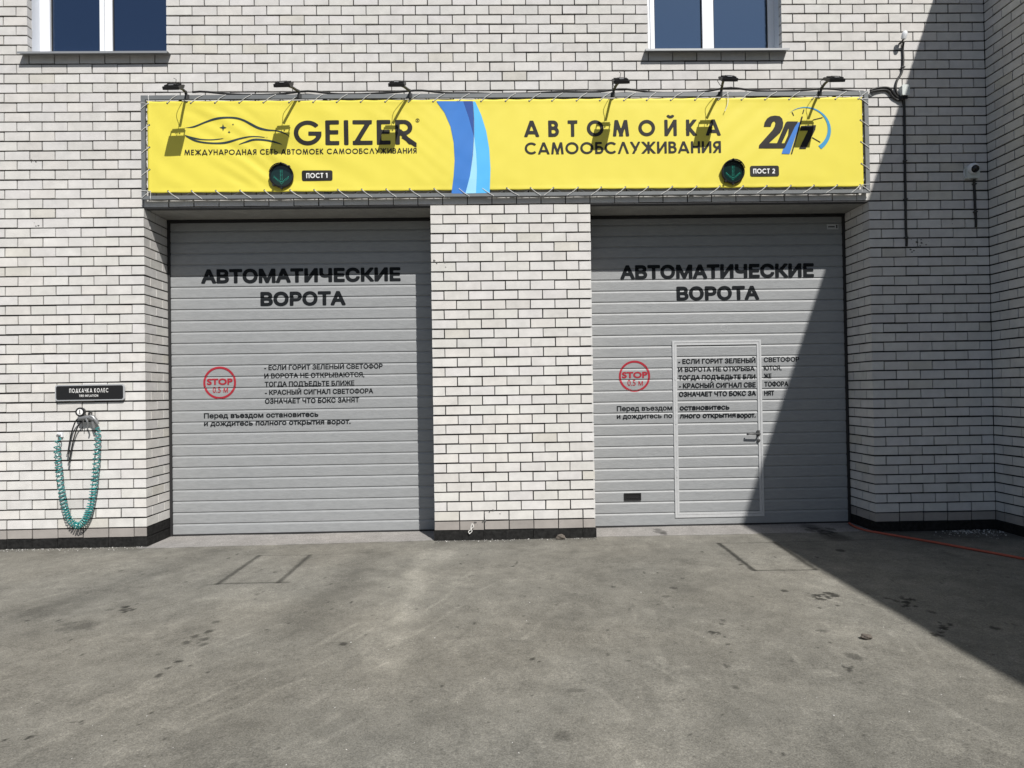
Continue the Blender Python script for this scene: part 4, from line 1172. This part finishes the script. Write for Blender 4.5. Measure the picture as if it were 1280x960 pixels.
# ------------------------------------------------------------------ traffic lights on the banner
for k, (cx, cy, lab) in enumerate(((351.5, 219.5, 'round black signal light with a green arrow, next to the number 1 label'), (916.5, 214.5, 'round black signal light with a green arrow, next to the number 2 label'))):
    ax = Vector((0.10 if k == 0 else 0.02, -1, -0.06)).normalized()
    c0 = px(cx, cy, -0.088) 
    rr = 0.124
    root = empty('signal_light', (c0.x, -0.075, c0.z), lab, 'signal light', 'signal lights on the banner')
    b0 = c0 - ax * 0.034
    h = MB(); h.lathe([(rr * 0.62, 0.004), (rr * 0.88, 0.010), (rr * 0.97, 0.018), (rr, 0.021), (rr, 0.034), (rr * 0.93, 0.040), (rr * 0.86, 0.040), (rr * 0.83, 0.024)], b0, ax, 40)
    for an in (20, 160, 200, 340):
        a = ax.orthogonal().normalized(); b = ax.cross(a)
        p = b0 + ax * 0.026 + (math.cos(R(an + 25)) * a + math.sin(R(an + 25)) * b) * (rr + 0.002)
        h.lathe([(0.012, -0.012), (0.012, 0.014)], p, ax, 8)
    h.build('housing', M['blackp'], root, smooth=True)
    l = MB(); l.lathe([(rr * 0.85, 0.024), (rr * 0.84, 0.0275), (rr * 0.4, 0.0305), (0.001, 0.031)], b0, ax, 36); lens = l.build('lens', M['lens'], root, smooth=True)
    # hood over the upper edge
    hd = MB(); side = ax.cross(Vector((0, 0, 1))).normalized(); upv = side.cross(ax).normalized()
    nseg = 18; prev = None
    for i in range(nseg + 1):
        an = R(15 + 150 * i / nseg); dr = side * math.cos(an) + upv * math.sin(an)
        ext = 0.012 + 0.020 * math.sin(an) ** 1.2
        p0, p1 = b0 + ax * 0.04 + dr * rr * 0.99, b0 + ax * (0.04 + ext) + dr * rr * 0.97
        if prev: hd.quad(prev[0], p0, p1, prev[1])
        prev = (p0, p1)
    ho = hd.build('hood', M['blackp'], root, smooth=True)
    sm = ho.modifiers.new('thickness', 'SOLIDIFY'); sm.thickness = 0.004
    # LED arrow
    dots = MB()
    pos = [(sx, 0.056 - 0.0140 * j) for j in range(8) for sx in (-0.0085, 0.0085)]
    for j in range(6):
        for s_ in (-1, 1):
            for off in (0, 0.014): pos.append((s_ * (0.009 + 0.0125 * j), -0.074 + 0.0105 * j + off))
    pos += [(0, -0.084), (0, -0.058)]
    for dx, dz in pos:
        p = b0 + ax * 0.0322 + side * dx + upv * dz
        dots.lathe([(0.0026, -0.003), (0.0026, 0.0), (0.0010, 0.0012)], p, ax, 6)
    dots.build('led_arrow', M['led'], root)
    mt = MB(); mt.lathe([(0.05, -0.002), (0.05, 0.006)], b0, ax, 16)
    for s_ in (-1, 1): 
        p = b0 + side * s_ * 0.075 - upv * 0.05
        mt.tube([p + ax * 0.012, p + Vector((s_ * 0.014, 0, -0.03)), Vector((p.x + s_ * 0.02, -0.058, p.z - 0.045))], 0.007, 5)
    mt.build('mount', M['blackp'], root)

# ------------------------------------------------------------------ tyre inflation sign and air hose
a, b = px(68.8, 499.5, -0.03), px(155.3, 482.0, -0.03)
zc = (px(112, 481.0, -.03).z + px(112, 500.3, -.03).z) / 2; hh = 0.083
ts = empty('tyre_inflation_sign', ((a.x + b.x) / 2, 0, zc), 'small black wall sign in a silver edge above the teal air hose', 'sign')
m_ = MB(); m_.prism(rrect(a.x, b.x, zc - hh, zc + hh, 0.028), -0.030, -0.012); bk = m_.build('sign_edge', M['silver'], ts)
m_ = MB(); m_.prism(rrect(a.x + 0.012, b.x - 0.012, zc - hh + 0.012, zc + hh - 0.012, 0.02), -0.0325, -0.028); face = m_.build('sign_face', M['blackp'], ts)
m_ = MB(); m_.prism(rrect(a.x + 0.02, b.x - 0.02, zc - hh + 0.02, zc + hh - 0.02, 0.015), -0.012, 0.006); m_.build('sign_mount', M['blackp'], ts)
CS = CR(0, 440, 886 / 240, -0.03)
p0, p1 = CS(321, 190), CS(501, 190); xs, zs, F = field_text('ПОДКАЧКА КОЛЕС', p1.x - p0.x, 0.043, 0.15, 0.28, 0.45); field_mesh('lettering', xs, zs, F, p0.x, zc + 0.000, lambda x, z: -0.0345, M['inkwhite'], face)
p0, p1 = CS(366, 204), CS(454, 204); xs, zs, F = field_text('TIRE INFLATION', p1.x - p0.x, 0.023, 0.16, 0.2, 0.40); field_mesh('lettering', xs, zs, F, p0.x, zc - 0.044, lambda x, z: -0.0345, M['inkwhite'], face)

inf = empty('tyre_inflator', (-3.65, 0, 0.15), 'teal coiled air hose with a gauge and inflator gun hung on the brick wall', 'air hose')
YH = -0.055
path = [px(x, y, YH) for x, y in ((73.5, 546), (71.2, 560), (73, 582), (75.5, 605), (80, 630), (86, 648), (96, 657), (106, 650), (113.5, 630), (117.5, 605), (120, 580), (121.5, 555), (122.5, 534))]
pp = cat_rom(path, 40)
cum = [0.0]
for q0, q1 in zip(pp, pp[1:]): cum.append(cum[-1] + float(np.linalg.norm(np.array(q1) - np.array(q0))))
tot = cum[-1]
hp, ph = [], 0.0
nst = 3200
for i in range(nst):
    s = tot * i / (nst - 1); j = min(np.searchsorted(cum, s), len(pp) - 1); j = max(j, 1)
    f_ = (s - cum[j - 1]) / max(cum[j] - cum[j - 1], 1e-9)
    P = np.array(pp[j - 1]) * (1 - f_) + np.array(pp[j]) * f_; T = np.array(pp[j]) - np.array(pp[j - 1]); T /= np.linalg.norm(T)
    u_ = s / tot; mid = math.exp(-((u_ - 0.5) / 0.27) ** 2)
    pitch = 0.056 * (1 - mid) + 0.0235 * mid
    pitch *= 1 + 0.12 * math.sin(s * 31)
    ph += 2 * math.pi * (tot / nst) / pitch
    Nn = np.cross(T, np.array([0, -1, 0])); Nn /= np.linalg.norm(Nn); Bn = np.cross(T, Nn)
    rad = 0.030 * (1 + 0.05 * math.sin(s * 23)) * (0.65 + 0.35 * min(1, min(u_, 1 - u_) * 12))
    hp.append(P + rad * (math.cos(ph) * Nn + math.sin(ph) * Bn))
m_ = MB(); m_.tube(hp, 0.0052, 6); m_.build('coiled_hose', M['teal'], inf, smooth=True)
KG = CR(60, 500, 853 / 80, -0.05)
# wall coupling
m_ = MB(); q = px(73.8, 544.2, -0.03)
m_.box((q.x - 0.022, -0.024, q.z - 0.018), (q.x + 0.03, 0.004, q.z + 0.03)); m_.build('coupling_block', M['white'], inf)
m_ = MB(); m_.lathe([(0.012, 0), (0.016, 0.004), (0.016, 0.02), (0.010, 0.024), (0.010, 0.04)], (q.x, -0.022, q.z), (0, -1, 0), 14); m_.tube([(q.x, -0.05, q.z), (q.x, -0.055, q.z - 0.02), hp[0]], 0.009, 8); m_.build('coupling', M['chrome'], inf, smooth=True)
# gun body
def G(x, y, yy=-0.05): return CR(60, 500, 853 / 80, yy)(x, y)
m_ = MB()
m_.tube([G(408, 235, -.06), G(440, 245, -.06), G(500, 235, -.06), G(560, 232, -.06), G(620, 262, -.06)], [0.020, 0.026, 0.024, 0.024, 0.026], 12)
m_.tube([G(560, 215, -.062), G(600, 230, -.062), G(640, 275, -.06), G(665, 320, -.058)], [0.020, 0.024, 0.020, 0.014], 12)
m_.tube([G(595, 285, -.06), G(612, 380, -.06)], [0.020, 0.013], 8)
m_.tube([G(430, 190, -.06), G(440, 250, -.06)], 0.014, 10)
m_.build('gun_body', M['chrome'], inf, smooth=True)
m_ = MB(); m_.tube(cat_rom([G(505, 250, -.085), G(525, 290, -.095), G(535, 330, -.09), G(527, 378, -.085)], 5), [0.008] * 16, 6); m_.tube([G(470, 250, -.085), G(468, 330, -.07), G(470, 360, -.06)], 0.004, 5); m_.build('trigger', M['chrome'], inf, smooth=True)
m_ = MB(); m_.tube([G(583, 215, -.06), G(583, 165, -.06)], 0.006, 6); m_.lathe([(0.010, 0), (0.021, 0.004), (0.021, 0.014), (0.010, 0.018)], G(583, 140, -.06), (0, 0, -1), 10); m_.lathe([(0.012, 0), (0.012, 0.03)], G(545, 200, -.06), (0.3, 0, 1), 8); m_.build('valve_knob', M['armsteel'], inf, smooth=True)
gc = G(433, 160, -.07)
m_ = MB(); m_.lathe([(0.040, -0.03), (0.046, -0.02), (0.047, 0.010), (0.041, 0.012), (0.030, 0.012)], gc, (0.05, -1, 0.02), 28); ga = m_.build('gauge', M['blackp'], inf, smooth=True)
m_ = MB(); m_.lathe([(0.030, 0.004), (0.030, 0.0125)], gc, (0.05, -1, 0.02), 24); m_.build('gauge_dial', M['inkwhite'], ga)
m_ = MB(); m_.box((gc.x - 0.0035, gc.y - 0.0155, gc.z - 0.012), (gc.x + 0.0035, gc.y - 0.0135, gc.z + 0.022)); m_.box((gc.x - 0.012, gc.y - 0.0155, gc.z - 0.020), (gc.x + 0.012, gc.y - 0.0135, gc.z - 0.016)); m_.build('gauge_needle', M['blackp'], ga)
m_ = MB()
w1 = cat_rom([G(415, 240, -.055), G(370, 280, -.05), G(330, 380, -.035), G(300, 500, -.03), G(275, 640, -.03), G(263, 720, -.03)], 8); w2 = cat_rom([G(450, 290, -.05), G(405, 340, -.05), G(365, 440, -.035), G(325, 590, -.03), G(298, 740, -.03), G(280, 835, -.03)], 8)
m_.tube(w1, 0.0068, 7); m_.tube(w2, 0.0062, 7); m_.build('whip_hose', M['cable'], inf, smooth=True)
for w_ in (w1, w2):
    m_ = MB(); m_.tube([w_[-1], Vector(w_[-1]) + Vector((-0.005, 0, -0.03))], 0.0105, 8); m_.build('chuck', M['chrome'], inf, smooth=True)
m_ = MB(); m_.tube([(G(520, 225).x, 0.004, G(520, 225).z), (G(520, 225).x, -0.062, G(520, 225).z)], 0.006, 6); m_.build('wall_hook', M['armsteel'], inf)

# ------------------------------------------------------------------ cables, boxes, cameras
jb = empty('junction_box', (5.05, 0, 4.5), 'small pale junction box on the wall right of the banner, cables entering below', 'junction box')
q = px(1130, 113.5, -0.03)
m_ = MB(); m_.prism(rrect(q.x - 0.036, q.x + 0.040, q.z - 0.055, q.z + 0.05, 0.008, 3), -0.058, 0.002); m_.build('box_body', M['box'], jb)
m_ = MB(); m_.prism(rrect(q.x - 0.039, q.x + 0.043, q.z - 0.058, q.z + 0.053, 0.009, 3), -0.066, -0.0585); m_.build('box_lid', M['box'], jb)
m_ = MB()
for dx in (-0.02, 0.005, 0.028): m_.lathe([(0.011, 0), (0.011, 0.03)], (q.x + dx, -0.03, q.z - 0.055), (0, 0, -1), 10)
m_.build('cable_gland', M['blackp'], jb)
def cable(name, pts, r, lab, Y=-0.014, group=None, n_=7, clips=()):
    P = [px(x, y, Y) if len(t_) == 2 else px(x, y, t_[2]) for t_ in pts for x, y in [t_[:2]]]
    mb = MB(); mb.tube(cat_rom(P, 10), r, n_)
    o = mb.build(name, M['cable'], None, smooth=True); tag(o, lab, 'cable', group)
    if clips:
        for x, y in clips:
            c_ = MB(); p = px(x, y, Y); c_.box((p.x - r - 0.006, Y - r - 0.003, p.z - 0.006), (p.x + r + 0.006, 0.004, p.z + 0.006))
            c_.build('cable_clip', M['armsteel'], o)
    return o
cable('cable', [(1129.5, 52, -.05), (1128.5, 60), (1129, 72), (1128.5, 83), (1126.5, 92), (1121.5, 100), (1119.5, 109), (1121.5, 117), (1125, 121.5), (1129, 122.5, -.03)], 0.012, 'black cable curving down the wall from the white sensor to the junction box', clips=((1128.6, 84),))
cable('cable', [(1129, 123, -.03), (1130.3, 132), (1130.8, 160), (1131.2, 200), (1131.8, 240), (1132.4, 285), (1133.3, 300), (1133, 308, -.004)], 0.0125, 'long straight black cable running down the shaded wall below the junction box', clips=((1131.2, 201), (1131.9, 249), (1132.5, 297)))
cable('cable', [(1088, 113, -.04), (1096, 110.2, -.02), (1107, 109.3), (1113, 111.5), (1118, 118), (1123, 122.5), (1128, 123.5, -.03)], 0.0115, 'upper black cable leading from the banner frame to the junction box')
cable('cable', [(1088, 115, -.04), (1096, 113.2, -.02), (1106, 112.6), (1111, 115), (1116, 121.5), (1122, 125), (1128.5, 124.5, -.03)], 0.011, 'lower black cable leading from the banner frame to the junction box')
# supply cable lying along the top of the banner frame
pts = []
xs_ = np.linspace(-2.45, 4.62, 90)
lx = [px(a_[0][0], a_[0][1], YB).x for a_ in LA]
for x in xs_:
    hump = sum(0.032 * math.exp(-((x - l - 0.10) / 0.20) ** 2) for l in lx)
    sag = 0.012 * math.sin(x * 5.3) * math.sin(x * 1.7)
    pts.append((x, -0.030 + 0.008 * math.sin(x * 3.1), FZ1 + 0.013 + hump + max(sag, -0.004)))
m_ = MB(); m_.tube(pts, 0.0105, 6); o = m_.build('cable', M['cable'], None, smooth=True); tag(o, 'long black supply cable lying along the top of the banner frame under the floodlights', 'cable')
# white sensor above
q = px(1130.5, 43.5, -0.09)
se = empty('wall_sensor', (q.x, 0, q.z), 'small white sensor capsule above the junction box, its cable below', 'sensor')
m_ = MB(); m_.lathe([(0.012, -0.045), (0.024, -0.040), (0.028, -0.01), (0.027, 0.022), (0.018, 0.036), (0.004, 0.041)], q, (0.18, -0.25, 1), 18); m_.build('capsule', M['white'], se, smooth=True)
m_ = MB(); m_.tube([(q.x - 0.004, 0.004, q.z - 0.05), (q.x - 0.006, -0.05, q.z - 0.055), q + Vector((-0.006, 0.008, -0.04))], 0.010, 8); m_.build('sensor_arm', M['blackp'], se, smooth=True)
# dome camera on its box
q = px(1215.5, 214, -0.04)
dc = empty('dome_camera', (q.x, 0, q.z), 'white dome security camera on a pale box near the inner corner of the walls', 'camera')
m_ = MB(); m_.prism(rrect(q.x - 0.062, q.x + 0.075, q.z - 0.075, q.z + 0.055, 0.010, 3), -0.05, 0.003); m_.build('mount_box', M['box'], dc)
cc = Vector((q.x - 0.005, -0.052, q.z + 0.026)); axd = Vector((-0.10, -1, -0.25)).normalized()
m_ = MB(); m_.lathe([(0.055, 0.0), (0.056, 0.022), (0.050, 0.040), (0.040, 0.050)], cc, axd, 24); m_.build('camera_shell', M['white'], dc, smooth=True)
m_ = MB(); m_.lathe([(0.040, 0.048), (0.036, 0.062), (0.024, 0.074), (0.008, 0.080), (0.001, 0.081)], cc + Vector((0, 0, -0.006)), axd, 20); m_.build('dome', M['domeglass'], dc, smooth=True)
m_ = MB(); lp = [px(x, y, -0.03) for x, y in ((1213, 224), (1209, 223), (1205.5, 219), (1205, 213), (1208, 210.5), (1211, 212))]
m_.tube(cat_rom(lp, 6), 0.0035, 5); m_.build('wire_loop', M['white'], dc, smooth=True)
cable('cable', [(1217.5, 224, -.03), (1217.8, 232), (1218.3, 245), (1219, 262), (1220, 275), (1219.8, 284, -.004)], 0.0125, 'short black cable hanging down the wall below the dome camera', clips=((1217.9, 230), (1219, 265)))

# splashes of dirt on the bricks
M['dirt'] = mat('dirt_splash', (0.10, 0.098, 0.095), 0.9)
def splash(x, y, sx, sy, n_, rmax):
    ps = []
    for i in range(n_):
        p = px(x + random.gauss(0, sx), y + random.gauss(0, sy), -0.003); r_ = random.uniform(0.25, 1) ** 2 * rmax; a0 = random.random() * 6
        ps.append([(p.x + r_ * (1 + .4 * math.sin(3 * k + a0)) * 1.4 * math.cos(k * math.pi / 5), p.z + r_ * (1 + .4 * math.sin(2 * k + a0)) * math.sin(k * math.pi / 5)) for k in range(10)])
    xs, zs, F = field_poly(ps, 0.004)
    field_mesh('dirt_splash', xs, zs, F, 0, 0, lambda x, z: -0.0032, M['dirt'], bld)
for q_ in ((548, 327, 3, 1.6, 14, 0.012), (552, 338, 6, 2, 6, 0.005), (1142, 311, 6, 4, 16, 0.009), (1152, 303, 5, 3, 10, 0.010), (1192, 277, 3, 2, 7, 0.009), (1214, 311, 4, 1, 6, 0.007), (604, 654, 7, 2, 7, 0.012), (618, 640, 8, 4, 8, 0.008), (44, 280, 4, 2, 7, 0.008), (43, 200, 3, 1.5, 6, 0.008)):
    splash(*q_)

# ------------------------------------------------------------------ things on the ground
ph_ = [pxg(x, y, 0.013) for x, y in ((1061.5, 655.2), (1066, 658.5), (1074, 662), (1086, 665.3), (1097, 667.2), (1120, 671.2), (1160, 678), (1190, 683.5), (1220, 689), (1250, 694.6), (1280, 700.3), (1330, 711), (1400, 729))]
m_ = MB(); m_.tube(cat_rom(ph_, 10), 0.0115, 8); o = m_.build('garden_hose', M['redhose'], None, smooth=True); tag(o, 'thin red hose lying on the shaded concrete from the right gate corner', 'hose')

def rock(name, c, r, sc_, material, lab, cat_):
    bm = bmesh.new(); bmesh.ops.create_icosphere(bm, subdivisions=3, radius=1)
    for v in bm.verts:
        k = 1 + 0.25 * math.sin(v.co.x * 3.1 + c.x) * math.sin(v.co.y * 4.2) + 0.12 * math.sin(v.co.z * 5 + v.co.x * 4) + random.uniform(-.04, .04)
        v.co = Vector((v.co.x * sc_[0], v.co.y * sc_[1], v.co.z * sc_[2])) * r * k
    me = bpy.data.meshes.new(name); bm.to_mesh(me); bm.free(); me.materials.append(material)
    o = bpy.data.objects.new(name, me); COL.objects.link(o); o.location = c
    if lab: tag(o, lab, cat_)
    return o
sp = pxg(700, 671.5); rock('stone', Vector((sp.x, -0.055, gz(0) + 0.022)), 0.034, (1.3, 0.8, 0.9), M['stone'], 'small brown stone lying against the black foot of the middle pillar', 'stone')
st = pxg(1083, 798.5, 0.014); rock('stone', st, 0.022, (1.5, 1.0, 0.7), M['stone'], 'dark lump of dirt on the sunlit concrete beside the shadow edge', 'stone')
# scrap of white string hanging at the pillar foot
m_ = MB()
for pts in ([(590.5, 654, -.02), (588.5, 660, -.024), (590, 664, -.026), (587, 667, -.025)], [(589, 662, -.024), (585.5, 664.5, -.028), (587.5, 667.5, -.03)], [(588, 661, -.022), (592, 658.5, -.02), (591, 655, -.016)]):
    m_.tube(cat_rom([px(*p) for p in pts], 6), 0.0040, 5)
o = m_.build('string_scrap', M['scrap'], None); tag(o, 'tangled scrap of white string at the foot of the middle pillar', 'string')
# crumbs of mortar and grit near the walls: beyond counting
m_ = MB()
def crumb(x, y, r):
    z = gz(y) + r * 0.4
    P = [Vector((x, y, z)) + Vector((random.uniform(-1, 1), random.uniform(-1, 1), random.uniform(-.4, 1))) * r for _ in range(4)]
    n_ = len(m_.v); m_.v += [tuple(p) for p in P]
    for q in ((0, 1, 2), (0, 2, 3), (0, 3, 1), (1, 3, 2)): m_.f.append(tuple(n_ + k for k in q)); m_.c.append(None)
for i in range(240):
    a_ = random.gauss(5.65, 0.22); 
    if a_ < XW - 0.03: crumb(a_, -0.03 - abs(random.gauss(0.05, 0.16)), random.uniform(0.003, 0.012))
for i in range(60): crumb(random.gauss(5.55, 0.05), -0.10 + random.gauss(0, 0.03), random.uniform(0.005, 0.016))
for i in range(480): crumb(random.uniform(-5.2, XL), -0.02 - abs(random.gauss(0, 0.05)), random.uniform(0.002, 0.008))
for i in range(200): crumb(random.uniform(0, XP1), -0.02 - abs(random.gauss(0, 0.04)), random.uniform(0.002, 0.009))
for i in range(200):
    p = pxg(random.uniform(0, 1280), random.uniform(690, 960)); crumb(p.x, p.y, random.uniform(0.002, 0.0055))
o = m_.build('grit', M['crumb'], None); tag(o, 'pale mortar crumbs and grit strewn along the foot of the walls', 'grit', kind='stuff')
